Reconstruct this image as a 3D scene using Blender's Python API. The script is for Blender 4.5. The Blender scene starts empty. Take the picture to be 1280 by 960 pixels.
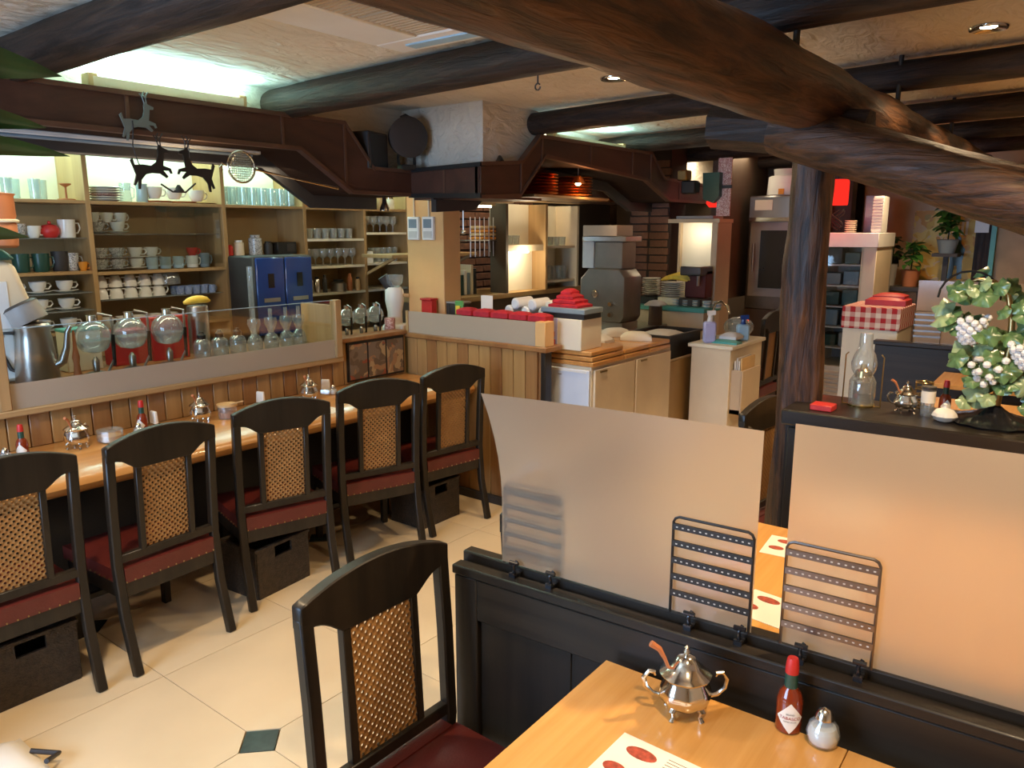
import bpy, bmesh, math, random
from mathutils import Vector, Matrix, noise
scene = bpy.context.scene
C = scene.collection
PI = math.pi
# ------------------------------------------------------------------ camera
cam_d = bpy.data.cameras.new('camera'); cam = bpy.data.objects.new('camera', cam_d); C.objects.link(cam)
cam_d.sensor_width = 36; cam_d.lens = 27.11; cam_d.clip_start = 0.05
cam.location = (0, 0, 1.62)
cam.rotation_euler = (PI/2 - math.atan(192/964.0), 0, math.radians(37.7))
scene.camera = cam
# ------------------------------------------------------------------ world / exposure
w = bpy.data.worlds.new('world'); scene.world = w; w.use_nodes = True
w.node_tree.nodes['Background'].inputs[0].default_value = (1.0, 0.82, 0.62, 1)
w.node_tree.nodes['Background'].inputs[1].default_value = 0.12
vs = scene.view_settings
vs.view_transform = 'Standard'; vs.look = 'None'; vs.gamma = 1.0; vs.use_curve_mapping = False
vs.exposure = 0.25
WARM = (1.0, 0.72, 0.42); COOL = (0.45, 0.93, 1.0); DAY = (0.38, 0.62, 1.0)
def area(name, loc, rot, sx, sy, power, col):
    l = bpy.data.lights.new(name, 'AREA'); l.shape = 'RECTANGLE'; l.size = sx; l.size_y = sy
    l.energy = power; l.color = col
    o = bpy.data.objects.new(name, l); C.objects.link(o); o.location = loc; o.rotation_euler = rot
    return o
def spot(name, loc, power, col, angle=130, blend=0.6, r=0.05, rot=(0, 0, 0)):
    l = bpy.data.lights.new(name, 'SPOT'); l.energy = power; l.color = col
    l.spot_size = math.radians(angle); l.spot_blend = blend; l.shadow_soft_size = r
    o = bpy.data.objects.new(name, l); C.objects.link(o); o.location = loc; o.rotation_euler = rot
    return o
def point(name, loc, power, col, r=0.03):
    l = bpy.data.lights.new(name, 'POINT'); l.energy = power; l.color = col; l.shadow_soft_size = r
    o = bpy.data.objects.new(name, l); C.objects.link(o); o.location = loc
    return o
# daylight through the street window behind the camera
area('window_daylight', (-2.0, -1.45, 1.55), (PI/2, 0, 0), 1.8, 1.3, 85, DAY)
# fluorescent tubes on top of the hood, throwing light up at the ceiling
area('hood_tube_light', (-3.47, 1.95, 2.262), (0, PI, 0), 0.06, 0.8, 14, COOL)
area('kitchen_tube_light', (-3.02, 4.75, 2.25), (0, PI, 0), 0.06, 0.8, 8, COOL)
# strip light over the back shelves and under the hood
area('shelf_strip_light', (-4.76, 2.85, 2.26), (0, 0, 0), 0.10, 3.2, 26, (0.58, 1.0, 0.90))
area('bar_strip_light', (-3.66, 2.2, 1.955), (0, math.radians(8), 0), 0.08, 2.4, 10, (1.0, 0.86, 0.62))
area('kitchen_ceiling_light', (-3.6, 5.2, 2.30), (0, 0, 0), 0.6, 1.2, 34, (1.0, 0.84, 0.6))
area('kitchen_ceiling_light_far', (-3.0, 6.9, 2.30), (0, 0, 0), 0.6, 0.6, 14, (1.0, 0.84, 0.6))
# ------------------------------------------------------------------ mesh builder
class MB:
    def __init__(s): s.v = []; s.f = []
    def add(s, vs_, fs):
        b = len(s.v); s.v += [tuple(p) for p in vs_]; s.f += [tuple(b+i for i in f) for f in fs]; return s
    def box(s, x0, y0, z0, x1, y1, z1):
        return s.add([(x0,y0,z0),(x1,y0,z0),(x1,y1,z0),(x0,y1,z0),(x0,y0,z1),(x1,y0,z1),(x1,y1,z1),(x0,y1,z1)],
                     [(0,3,2,1),(4,5,6,7),(0,1,5,4),(1,2,6,5),(2,3,7,6),(3,0,4,7)])
    def cbox(s, cx, cy, z0, sx, sy, sz): return s.box(cx-sx/2, cy-sy/2, z0, cx+sx/2, cy+sy/2, z0+sz)
    def tbox(s, cx, cy, z0, sx0, sy0, sx1, sy1, h):      # tapered box
        v = []
        for z, a, b in ((z0, sx0, sy0), (z0+h, sx1, sy1)):
            v += [(cx-a/2,cy-b/2,z),(cx+a/2,cy-b/2,z),(cx+a/2,cy+b/2,z),(cx-a/2,cy+b/2,z)]
        return s.add(v, [(0,3,2,1),(4,5,6,7),(0,1,5,4),(1,2,6,5),(2,3,7,6),(3,0,4,7)])
    def tube(s, pts, rad, n=10, cap=True, sq=None):
        pts = [Vector(p) for p in pts]
        if not hasattr(rad, '__len__'): rad = [rad]*len(pts)
        rings = []; up = None
        for i, p in enumerate(pts):
            t = (pts[min(i+1, len(pts)-1)] - pts[max(i-1, 0)]).normalized()
            if up is None:
                up = Vector((0,0,1)) if abs(t.z) < 0.9 else Vector((1,0,0))
            a = (up - t*up.dot(t)).normalized(); b = t.cross(a); up = a
            ring = []
            for k in range(n):
                th = 2*PI*(k+0.5)/n
                ring.append(p + (a*math.cos(th) + b*math.sin(th))*rad[i])
            rings.append(ring)
        v = [q for r in rings for q in r]; f = []
        for i in range(len(pts)-1):
            for k in range(n):
                f.append((i*n+k, i*n+(k+1)%n, (i+1)*n+(k+1)%n, (i+1)*n+k))
        if cap:
            f.append(tuple(range(n-1, -1, -1))); f.append(tuple((len(pts)-1)*n+k for k in range(n)))
        return s.add(v, f)
    def bars(s, pts, a, b, up=(0,0,1)):                   # rectangular section sweep, a along 'up', b across
        pts = [Vector(p) for p in pts]; up = Vector(up); v = []; f = []
        for i, p in enumerate(pts):
            t = (pts[min(i+1, len(pts)-1)] - pts[max(i-1, 0)]).normalized()
            u = (up - t*up.dot(t)).normalized(); c = t.cross(u)
            for du, dc in ((-1,-1),(1,-1),(1,1),(-1,1)):
                v.append(p + u*du*a/2 + c*dc*b/2)
        for i in range(len(pts)-1):
            for k in range(4): f.append((i*4+k, i*4+(k+1)%4, (i+1)*4+(k+1)%4, (i+1)*4+k))
        f.append((3,2,1,0)); m = (len(pts)-1)*4; f.append((m,m+1,m+2,m+3))
        return s.add(v, f)
    def lathe(s, prof, n=20, o=(0,0,0), lobe=0, amp=0, sx=1, sy=1):
        v = []; f = []
        for r, z in prof:
            for k in range(n):
                th = 2*PI*k/n; rr = r*(1+amp*math.cos(lobe*th)) if lobe else r
                v.append((o[0]+rr*sx*math.cos(th), o[1]+rr*sy*math.sin(th), o[2]+z))
        m = len(prof)
        for i in range(m-1):
            for k in range(n): f.append((i*n+k, i*n+(k+1)%n, (i+1)*n+(k+1)%n, (i+1)*n+k))
        if prof[0][0] > 1e-4: f.append(tuple(range(n-1,-1,-1)))
        if prof[-1][0] > 1e-4: f.append(tuple((m-1)*n+k for k in range(n)))
        return s.add(v, f)
    def sphere(s, c, r, n=12, sx=1, sy=1, sz=1):
        m = max(4, n//2)
        return s.lathe([(max(1e-5, r*math.sin(PI*i/m)), -r*sz*math.cos(PI*i/m)) for i in range(m+1)], n, c, sx=sx, sy=sy)
    def prism(s, pts, fn, t0, t1):                        # 2-D outline mapped by fn(u, v, t)
        n = len(pts)
        v = [fn(u, w_, t0) for u, w_ in pts] + [fn(u, w_, t1) for u, w_ in pts]
        f = [tuple(range(n)), tuple(range(2*n-1, n-1, -1))]
        for k in range(n): f.append((k, k+n, (k+1)%n+n, (k+1)%n))
        return s.add(v, f)
    def strip(s, rows, fn, t0, t1):                       # rows: (u, vlow, vhigh); a band with varying edge, extruded
        v = []; f = []
        for u, a, b in rows: v += [fn(u,a,t0), fn(u,b,t0), fn(u,b,t1), fn(u,a,t1)]
        for i in range(len(rows)-1):
            for k in range(4): f.append((i*4+k, (i+1)*4+k, (i+1)*4+(k+1)%4, i*4+(k+1)%4))
        f.append((0,1,2,3)); m = (len(rows)-1)*4; f.append((m+3,m+2,m+1,m))
        return s.add(v, f)
    def pillow(s, x0, y0, z0, x1, y1, h, puff, nx=8, ny=8):
        v = []; f = []
        for j in range(ny+1):
            for i in range(nx+1):
                u, w_ = i/nx, j/ny
                e = (1-(2*u-1)**4)*(1-(2*w_-1)**4)
                v.append((x0+(x1-x0)*u, y0+(y1-y0)*w_, z0+h+puff*e))
        for j in range(ny):
            for i in range(nx):
                a = j*(nx+1)+i; f.append((a, a+1, a+nx+2, a+nx+1))
        b = len(v); ring = [(i,0) for i in range(nx)]+[(nx,j) for j in range(ny)]+[(nx-i,ny) for i in range(nx)]+[(0,ny-j) for j in range(ny)]
        for i, j in ring: v.append((x0+(x1-x0)*i/nx, y0+(y1-y0)*j/ny, z0))
        m = len(ring)
        for k in range(m):
            i, j = ring[k]; i2, j2 = ring[(k+1)%m]
            f.append((b+k, b+(k+1)%m, j2*(nx+1)+i2, j*(nx+1)+i))
        f.append(tuple(range(b+m-1, b-1, -1)))
        return s.add(v, f)
    def build(s, name, mat, parent=None, bevel=0.0, smooth=True, loc=None, rz=None, seg=1):
        me = bpy.data.meshes.new(name); me.from_pydata(s.v, [], s.f)
        bm = bmesh.new(); bm.from_mesh(me)
        bmesh.ops.recalc_face_normals(bm, faces=bm.faces)
        if bevel > 0:
            ed = [e for e in bm.edges if len(e.link_faces) == 2 and e.calc_face_angle(0) > 0.6]
            bmesh.ops.bevel(bm, geom=ed, offset=bevel, segments=seg, affect='EDGES', profile=0.5)
        bm.to_mesh(me); bm.free()
        if smooth:
            me.polygons.foreach_set('use_smooth', [True]*len(me.polygons)); me.set_sharp_from_angle(angle=0.7)
        if mat is not None: me.materials.append(M[mat] if isinstance(mat, str) else mat)
        o = bpy.data.objects.new(name, me); C.objects.link(o)
        if parent is not None: o.parent = parent
        if loc is not None: o.location = loc
        if rz is not None: o.rotation_euler = (0, 0, rz)
        return o
def tag(o, label, cat, group=None, kind=None):
    if label: o['label'] = label
    if cat: o['category'] = cat
    if group: o['group'] = group
    if kind: o['kind'] = kind
    return o
def thing(name, label, cat, loc=(0,0,0), rz=0, group=None):
    o = bpy.data.objects.new(name, None); o.empty_display_size = 0.05; C.objects.link(o)
    o.location = loc; o.rotation_euler = (0, 0, rz)
    return tag(o, label, cat, group)
def struct(o): o['kind'] = 'structure'; return o
def dup(root, loc, rz=None, label=None, group=None, sc=None):
    r = root.copy(); C.objects.link(r); r.location = loc
    if rz is not None: r.rotation_euler = (0, 0, rz)
    if sc is not None: r.scale = (sc, sc, sc) if not hasattr(sc, '__len__') else sc
    if label: r['label'] = label
    if group: r['group'] = group
    for ch in KIDS(root):
        c = ch.copy(); C.objects.link(c); c.parent = r
        for g in KIDS(ch):
            d = g.copy(); C.objects.link(d); d.parent = c
    return r
def KIDS(o): return list(o.children)
def inst(src, parent, loc=(0,0,0), rot=(0,0,0), sc=(1,1,1)):   # another part sharing the mesh of src
    o = src.copy(); C.objects.link(o); o.parent = parent; o.location = loc; o.rotation_euler = rot; o.scale = sc
    return o
XY = lambda u, v, t: (u, v, t)
XZ = lambda u, v, t: (u, t, v)      # outline in x,z extruded along y
YZ = lambda u, v, t: (t, u, v)      # outline in y,z extruded along x
# ------------------------------------------------------------------ materials
M = {}
def _mat(name):
    m = bpy.data.materials.new(name); m.use_nodes = True; M[name] = m
    nt = m.node_tree; return m, nt, nt.nodes['Principled BSDF'], nt.nodes['Material Output']
def plain(name, col, rough=0.5, metal=0.0, var=0.12, vscale=6.0, bump=0.0, bscale=60.0, spec=0.5, coat=0.0, emit=None, estr=0, sheen=0):
    m, nt, b, out = _mat(name)
    tc = nt.nodes.new('ShaderNodeTexCoord'); nz = nt.nodes.new('ShaderNodeTexNoise')
    nz.inputs['Scale'].default_value = vscale; nz.inputs['Detail'].default_value = 4
    nt.links.new(tc.outputs['Object'], nz.inputs['Vector'])
    rp = nt.nodes.new('ShaderNodeValToRGB'); c = col
    rp.color_ramp.elements[0].position = 0.3; rp.color_ramp.elements[1].position = 0.7
    rp.color_ramp.elements[0].color = (c[0]*(1-var), c[1]*(1-var), c[2]*(1-var), 1)
    rp.color_ramp.elements[1].color = (min(1,c[0]*(1+var)), min(1,c[1]*(1+var)), min(1,c[2]*(1+var)), 1)
    nt.links.new(nz.outputs['Fac'], rp.inputs['Fac']); nt.links.new(rp.outputs['Color'], b.inputs['Base Color'])
    b.inputs['Roughness'].default_value = rough; b.inputs['Metallic'].default_value = metal
    b.inputs['Specular IOR Level'].default_value = spec; b.inputs['Coat Weight'].default_value = coat
    b.inputs['Sheen Weight'].default_value = sheen
    if bump:
        n2 = nt.nodes.new('ShaderNodeTexNoise'); n2.inputs['Scale'].default_value = bscale; n2.inputs['Detail'].default_value = 5
        nt.links.new(tc.outputs['Object'], n2.inputs['Vector'])
        bp = nt.nodes.new('ShaderNodeBump'); bp.inputs['Strength'].default_value = bump; bp.inputs['Distance'].default_value = 0.01
        nt.links.new(n2.outputs['Fac'], bp.inputs['Height']); nt.links.new(bp.outputs['Normal'], b.inputs['Normal'])
    if emit:
        b.inputs['Emission Color'].default_value = (*emit, 1); b.inputs['Emission Strength'].default_value = estr
    return m
def wood(name, c1, c2, axis='x', scale=9, rough=0.4, bump=0.15, coat=0.0, stretch=0.06, spec=0.5, mid=0.5, sharp=0.18):
    m, nt, b, out = _mat(name)
    tc = nt.nodes.new('ShaderNodeTexCoord'); mp = nt.nodes.new('ShaderNodeMapping')
    sc = [1, 1, 1]; sc['xyz'.index(axis)] = stretch; mp.inputs['Scale'].default_value = sc
    nt.links.new(tc.outputs['Object'], mp.inputs['Vector'])
    nz = nt.nodes.new('ShaderNodeTexNoise'); nz.inputs['Scale'].default_value = scale; nz.inputs['Detail'].default_value = 8
    nz.inputs['Roughness'].default_value = 0.62; nz.inputs['Distortion'].default_value = 0.6
    nt.links.new(mp.outputs['Vector'], nz.inputs['Vector'])
    rp = nt.nodes.new('ShaderNodeValToRGB')
    rp.color_ramp.elements[0].position = mid-sharp; rp.color_ramp.elements[1].position = mid+sharp
    rp.color_ramp.elements[0].color = (*c1, 1); rp.color_ramp.elements[1].color = (*c2, 1)
    nt.links.new(nz.outputs['Fac'], rp.inputs['Fac']); nt.links.new(rp.outputs['Color'], b.inputs['Base Color'])
    b.inputs['Roughness'].default_value = rough; b.inputs['Coat Weight'].default_value = coat; b.inputs['Coat Roughness'].default_value = 0.12
    b.inputs['Specular IOR Level'].default_value = spec
    if bump:
        bp = nt.nodes.new('ShaderNodeBump'); bp.inputs['Strength'].default_value = bump; bp.inputs['Distance'].default_value = 0.01
        nt.links.new(nz.outputs['Fac'], bp.inputs['Height']); nt.links.new(bp.outputs['Normal'], b.inputs['Normal'])
    return m
def clear(name, tint=(0.95,0.98,0.97), refl=0.12, rough=0.03, body=0.0, bodycol=(0.8,0.85,0.85), fres=0.75):
    m, nt, b, out = _mat(name); nt.nodes.remove(b)
    tr = nt.nodes.new('ShaderNodeBsdfTransparent'); tr.inputs[0].default_value = (*tint, 1)
    gl = nt.nodes.new('ShaderNodeBsdfGlossy'); gl.inputs['Roughness'].default_value = rough
    lw = nt.nodes.new('ShaderNodeLayerWeight'); lw.inputs['Blend'].default_value = 0.25
    ma = nt.nodes.new('ShaderNodeMath'); ma.operation = 'MULTIPLY_ADD'; ma.inputs[1].default_value = fres; ma.inputs[2].default_value = refl*0.4
    ma.use_clamp = True
    nt.links.new(lw.outputs['Facing'], ma.inputs[0])
    mx = nt.nodes.new('ShaderNodeMixShader'); nt.links.new(ma.outputs[0], mx.inputs[0])
    nt.links.new(tr.outputs[0], mx.inputs[1]); nt.links.new(gl.outputs[0], mx.inputs[2]); last = mx
    if body:
        df = nt.nodes.new('ShaderNodeBsdfDiffuse'); df.inputs[0].default_value = (*bodycol, 1)
        m2 = nt.nodes.new('ShaderNodeMixShader'); m2.inputs[0].default_value = body
        nt.links.new(mx.outputs[0], m2.inputs[1]); nt.links.new(df.outputs[0], m2.inputs[2]); last = m2
    nt.links.new(last.outputs[0], out.inputs[0]); return m
def frosted(name, col, refr=0.45, rough=0.35, trans=0.5, ior=1.1):
    m, nt, b, out = _mat(name); nt.nodes.remove(b)
    rf = nt.nodes.new('ShaderNodeBsdfRefraction'); rf.inputs['Color'].default_value = (*[c**0.5 for c in col], 1); rf.inputs['IOR'].default_value = ior; rf.inputs['Roughness'].default_value = rough
    df = nt.nodes.new('ShaderNodeBsdfDiffuse'); df.inputs[0].default_value = (*col, 1)
    tl = nt.nodes.new('ShaderNodeBsdfTranslucent'); tl.inputs[0].default_value = (*col, 1)
    gl = nt.nodes.new('ShaderNodeBsdfGlossy'); gl.inputs['Roughness'].default_value = 0.12
    m1 = nt.nodes.new('ShaderNodeMixShader'); m1.inputs[0].default_value = trans
    nt.links.new(df.outputs[0], m1.inputs[1]); nt.links.new(tl.outputs[0], m1.inputs[2])
    m2 = nt.nodes.new('ShaderNodeMixShader'); m2.inputs[0].default_value = refr
    nt.links.new(m1.outputs[0], m2.inputs[1]); nt.links.new(rf.outputs[0], m2.inputs[2])
    m3 = nt.nodes.new('ShaderNodeMixShader'); m3.inputs[0].default_value = 0.05
    nt.links.new(m2.outputs[0], m3.inputs[1]); nt.links.new(gl.outputs[0], m3.inputs[2])
    nt.links.new(m3.outputs[0], out.inputs[0]); return m
def glow(name, col, strength):
    m, nt, b, out = _mat(name); nt.nodes.remove(b)
    e = nt.nodes.new('ShaderNodeEmission'); e.inputs[0].default_value = (*col, 1); e.inputs[1].default_value = strength
    nt.links.new(e.outputs[0], out.inputs[0]); return m
def cane():
    m, nt, b, out = _mat('cane')
    tc = nt.nodes.new('ShaderNodeTexCoord'); sp = nt.nodes.new('ShaderNodeSeparateXYZ'); nt.links.new(tc.outputs['Object'], sp.inputs[0])
    def mth(op, a, bv):
        n = nt.nodes.new('ShaderNodeMath'); n.operation = op
        if hasattr(a, 'links'): nt.links.new(a, n.inputs[0])
        else: n.inputs[0].default_value = a
        if bv is not None:
            if hasattr(bv, 'links'): nt.links.new(bv, n.inputs[1])
            else: n.inputs[1].default_value = bv
        return n.outputs[0]
    k = 2*PI/0.0225
    cx = mth('COSINE', mth('MULTIPLY', sp.outputs['X'], k), None); cz = mth('COSINE', mth('MULTIPLY', sp.outputs['Z'], k), None)
    hole = mth('GREATER_THAN', mth('MULTIPLY', cx, cz), 0.42)
    rp = nt.nodes.new('ShaderNodeValToRGB'); nz = nt.nodes.new('ShaderNodeTexNoise'); nz.inputs['Scale'].default_value = 14
    nt.links.new(tc.outputs['Object'], nz.inputs['Vector']); nt.links.new(nz.outputs['Fac'], rp.inputs['Fac'])
    rp.color_ramp.elements[0].color = (0.25, 0.115, 0.034, 1); rp.color_ramp.elements[1].color = (0.42, 0.22, 0.075, 1)
    nt.links.new(rp.outputs['Color'], b.inputs['Base Color']); b.inputs['Roughness'].default_value = 0.42
    bp = nt.nodes.new('ShaderNodeBump'); bp.inputs['Strength'].default_value = 0.6; bp.inputs['Distance'].default_value = 0.003
    nt.links.new(mth('MULTIPLY', cx, cz), bp.inputs['Height']); nt.links.new(bp.outputs['Normal'], b.inputs['Normal'])
    tr = nt.nodes.new('ShaderNodeBsdfTransparent'); mx = nt.nodes.new('ShaderNodeMixShader')
    nt.links.new(hole, mx.inputs[0]); nt.links.new(b.outputs[0], mx.inputs[1]); nt.links.new(tr.outputs[0], mx.inputs[2])
    nt.links.new(mx.outputs[0], out.inputs[0])
def gingham():
    m, nt, b, out = _mat('gingham')
    tc = nt.nodes.new('ShaderNodeTexCoord'); sp = nt.nodes.new('ShaderNodeSeparateXYZ'); nt.links.new(tc.outputs['Object'], sp.inputs[0])
    def band(sock, k):
        a = nt.nodes.new('ShaderNodeMath'); a.operation = 'MULTIPLY'; a.inputs[1].default_value = k; nt.links.new(sock, a.inputs[0])
        f = nt.nodes.new('ShaderNodeMath'); f.operation = 'FRACT'; nt.links.new(a.outputs[0], f.inputs[0])
        g = nt.nodes.new('ShaderNodeMath'); g.operation = 'GREATER_THAN'; g.inputs[1].default_value = 0.5; nt.links.new(f.outputs[0], g.inputs[0])
        return g.outputs[0]
    xy = nt.nodes.new('ShaderNodeMath'); xy.operation = 'ADD'; nt.links.new(sp.outputs['X'], xy.inputs[0]); nt.links.new(sp.outputs['Y'], xy.inputs[1])
    zy = nt.nodes.new('ShaderNodeMath'); zy.operation = 'SUBTRACT'; nt.links.new(sp.outputs['Z'], zy.inputs[0]); nt.links.new(sp.outputs['Y'], zy.inputs[1])
    ad = nt.nodes.new('ShaderNodeMath'); ad.operation = 'ADD'
    nt.links.new(band(xy.outputs[0], 14), ad.inputs[0]); nt.links.new(band(zy.outputs[0], 14), ad.inputs[1])
    hf = nt.nodes.new('ShaderNodeMath'); hf.operation = 'MULTIPLY'; hf.inputs[1].default_value = 0.5; nt.links.new(ad.outputs[0], hf.inputs[0])
    rp = nt.nodes.new('ShaderNodeValToRGB'); rp.color_ramp.elements[0].color = (0.85, 0.72, 0.62, 1); rp.color_ramp.elements[1].color = (0.5, 0.02, 0.03, 1)
    nt.links.new(hf.outputs[0], rp.inputs['Fac']); nt.links.new(rp.outputs['Color'], b.inputs['Base Color']); b.inputs['Roughness'].default_value = 0.8
def blotch(name, cols, scale=20, rough=0.5):
    m, nt, b, out = _mat(name)
    tc = nt.nodes.new('ShaderNodeTexCoord'); nz = nt.nodes.new('ShaderNodeTexVoronoi'); nz.inputs['Scale'].default_value = scale
    n0 = nt.nodes.new('ShaderNodeTexNoise'); n0.inputs['Scale'].default_value = scale*0.7
    nt.links.new(tc.outputs['Object'], n0.inputs['Vector'])
    ad = nt.nodes.new('ShaderNodeVectorMath'); ad.operation = 'ADD'; nt.links.new(tc.outputs['Object'], ad.inputs[0]); nt.links.new(n0.outputs['Color'], ad.inputs[1])
    nt.links.new(ad.outputs[0], nz.inputs['Vector'])
    sp = nt.nodes.new('ShaderNodeSeparateColor'); nt.links.new(nz.outputs['Color'], sp.inputs[0])
    rp = nt.nodes.new('ShaderNodeValToRGB'); rp.color_ramp.interpolation = 'CONSTANT'
    for i, c in enumerate(cols):
        e = rp.color_ramp.elements[i] if i < 2 else rp.color_ramp.elements.new(i/len(cols))
        e.position = i/len(cols); e.color = (*c, 1)
    nt.links.new(sp.outputs[0], rp.inputs['Fac']); nt.links.new(rp.outputs['Color'], b.inputs['Base Color']); b.inputs['Roughness'].default_value = rough
def plaster():
    m, nt, b, out = _mat('plaster')
    tc = nt.nodes.new('ShaderNodeTexCoord'); mp = nt.nodes.new('ShaderNodeMapping'); mp.inputs['Scale'].default_value = (1, 0.35, 1); mp.inputs['Rotation'].default_value = (0, 0, 0.5)
    nt.links.new(tc.outputs['Object'], mp.inputs['Vector'])
    nz = nt.nodes.new('ShaderNodeTexNoise'); nz.inputs['Scale'].default_value = 14; nz.inputs['Detail'].default_value = 6; nz.inputs['Distortion'].default_value = 1.4
    nt.links.new(mp.outputs['Vector'], nz.inputs['Vector'])
    n2 = nt.nodes.new('ShaderNodeTexNoise'); n2.inputs['Scale'].default_value = 1.3; nt.links.new(tc.outputs['Object'], n2.inputs['Vector'])
    rp = nt.nodes.new('ShaderNodeValToRGB'); rp.color_ramp.elements[0].color = (0.62, 0.54, 0.42, 1); rp.color_ramp.elements[1].color = (0.78, 0.70, 0.57, 1)
    rp.color_ramp.elements[0].position = 0.3; rp.color_ramp.elements[1].position = 0.7
    nt.links.new(n2.outputs['Fac'], rp.inputs['Fac']); nt.links.new(rp.outputs['Color'], b.inputs['Base Color']); b.inputs['Roughness'].default_value = 0.85
    bp = nt.nodes.new('ShaderNodeBump'); bp.inputs['Strength'].default_value = 0.9; bp.inputs['Distance'].default_value = 0.03
    nt.links.new(nz.outputs['Fac'], bp.inputs['Height']); nt.links.new(bp.outputs['Normal'], b.inputs['Normal'])
plaster(); cane(); gingham()
for ax in 'xyz':
    wood('log_'+ax, (0.009, 0.006, 0.005), (0.050, 0.027, 0.017), ax, 46, 0.5, 1.0, 0.0, 0.09, 0.4, 0.52, 0.14)
    wood('bark_'+ax, (0.016, 0.007, 0.004), (0.125, 0.052, 0.020), ax, 44, 0.42, 1.0, 0.0, 0.10, 0.5, 0.52, 0.13)
    wood('orange_'+ax, (0.50, 0.22, 0.055), (0.66, 0.33, 0.10), ax, 16, 0.28, 0.03, 0.5, 0.05)
    wood('shelfwood_'+ax, (0.36, 0.21, 0.08), (0.48, 0.30, 0.13), ax, 14, 0.5, 0.03, 0.0, 0.05)
    wood('darkwood_'+ax, (0.009, 0.007, 0.005), (0.026, 0.018, 0.011), ax, 18, 0.40, 0.05, 0.05, 0.05, 0.35)
wood('plank', (0.30, 0.15, 0.045), (0.47, 0.26, 0.09), 'z', 12, 0.42, 0.06, 0.1, 0.05)
wood('plank_dark', (0.24, 0.10, 0.03), (0.36, 0.17, 0.055), 'z', 12, 0.4, 0.06, 0.1, 0.05)
wood('hoodpanel', (0.034, 0.014, 0.009), (0.088, 0.036, 0.021), 'y', 5, 0.42, 0.04, 0.1, 0.3)
wood('table_top', (0.60, 0.28, 0.065), (0.75, 0.40, 0.12), 'y', 20, 0.25, 0.02, 0.4, 0.04)
plain('tile', (0.72, 0.56, 0.345), 0.32, var=0.07, vscale=2.2, spec=0.45)
plain('tile_dark', (0.035, 0.05, 0.042), 0.3, var=0.3, vscale=30)
plain('grout', (0.60, 0.46, 0.28), 0.8)
plain('wall_paint', (0.60, 0.45, 0.30), 0.8)
plain('wall_dark', (0.10, 0.065, 0.04), 0.7)
plain('column', (0.72, 0.42, 0.17), 0.45, var=0.05)
plain('brick', (0.16, 0.07, 0.04), 0.8, var=0.35, vscale=9, bump=0.4)
plain('pewter', (0.24, 0.21, 0.17), 0.4, 0.6); plain('door_daylit', (0.66, 0.72, 0.82), 0.35, var=0.03)  # island front door: white panel with blue daylight put into its colour
plain('brick_light', (0.17, 0.075, 0.042), 0.75, var=0.35, vscale=9, bump=0.4)
plain('mortar', (0.035, 0.025, 0.02), 0.9)
plain('trimline', (0.13, 0.065, 0.04), 0.4, 0.3); plain('soffit', (0.030, 0.016, 0.011), 0.85, spec=0.1)
plain('black', (0.012, 0.012, 0.012), 0.45); plain('black_gloss', (0.012, 0.012, 0.014), 0.18)
plain('charcoal', (0.035, 0.03, 0.028), 0.55)
plain('red_leather', (0.105, 0.015, 0.010), 0.42, var=0.2, bump=0.1, bscale=160)
plain('brass', (0.45, 0.32, 0.14), 0.3, 1.0); plain('gold', (0.62, 0.46, 0.18), 0.22, 1.0)
plain('silver', (0.72, 0.68, 0.60), 0.16, 1.0, var=0.05); plain('steel', (0.46, 0.43, 0.39), 0.3, 1.0, var=0.06)
plain('dark_steel', (0.22, 0.20, 0.19), 0.3, 1.0); plain('iron', (0.05, 0.045, 0.04), 0.45, 0.6)
plain('white', (0.82, 0.80, 0.75), 0.35, var=0.04); plain('porcelain', (0.80, 0.77, 0.70), 0.15, var=0.03)
plain('cream', (0.72, 0.60, 0.42), 0.45, var=0.04); plain('cream_light', (0.80, 0.74, 0.58), 0.45, var=0.03)
plain('beige', (0.55, 0.42, 0.27), 0.5, var=0.05); plain('brown_panel', (0.40, 0.26, 0.11), 0.5, var=0.06)
plain('grey', (0.32, 0.30, 0.27), 0.5); plain('lightgrey', (0.58, 0.56, 0.52), 0.45)
plain('red', (0.55, 0.025, 0.02), 0.45); plain('red_cloth', (0.45, 0.012, 0.025), 0.75, var=0.3, vscale=25, bump=0.3)
plain('crimson', (0.50, 0.02, 0.02), 0.5); plain('orange', (0.75, 0.28, 0.03), 0.4); plain('yellow', (0.80, 0.55, 0.06), 0.45, var=0.15, vscale=20)
plain('blue', (0.012, 0.05, 0.22), 0.22, var=0.1, coat=0.3); plain('skyblue', (0.35, 0.55, 0.70), 0.35)
plain('teal', (0.10, 0.42, 0.38), 0.4); plain('green', (0.10, 0.32, 0.08), 0.45); plain('dark_green', (0.02, 0.07, 0.05), 0.3)
plain('bluegrey', (0.20, 0.26, 0.30), 0.35); plain('lightblue_cup', (0.42, 0.55, 0.60), 0.2)
plain('leaf', (0.045, 0.14, 0.022), 0.35, var=0.35, vscale=12); plain('leaf_dark', (0.009, 0.030, 0.005), 0.32, var=0.35, vscale=8)
plain('vine_leaf', (0.10, 0.19, 0.07), 0.32, var=0.4, vscale=22, coat=0.3); plain('vine_leaf_pale', (0.27, 0.37, 0.19), 0.3, var=0.3, vscale=22, coat=0.3)
plain('terracotta', (0.45, 0.15, 0.05), 0.65, var=0.15); plain('wicker', (0.045, 0.03, 0.018), 0.6, var=0.4, vscale=60, bump=0.8, bscale=120)
plain('copper', (0.60, 0.24, 0.08), 0.28, 1.0); plain('sauce', (0.22, 0.03, 0.008), 0.12, var=0.1, coat=0.6)
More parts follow.
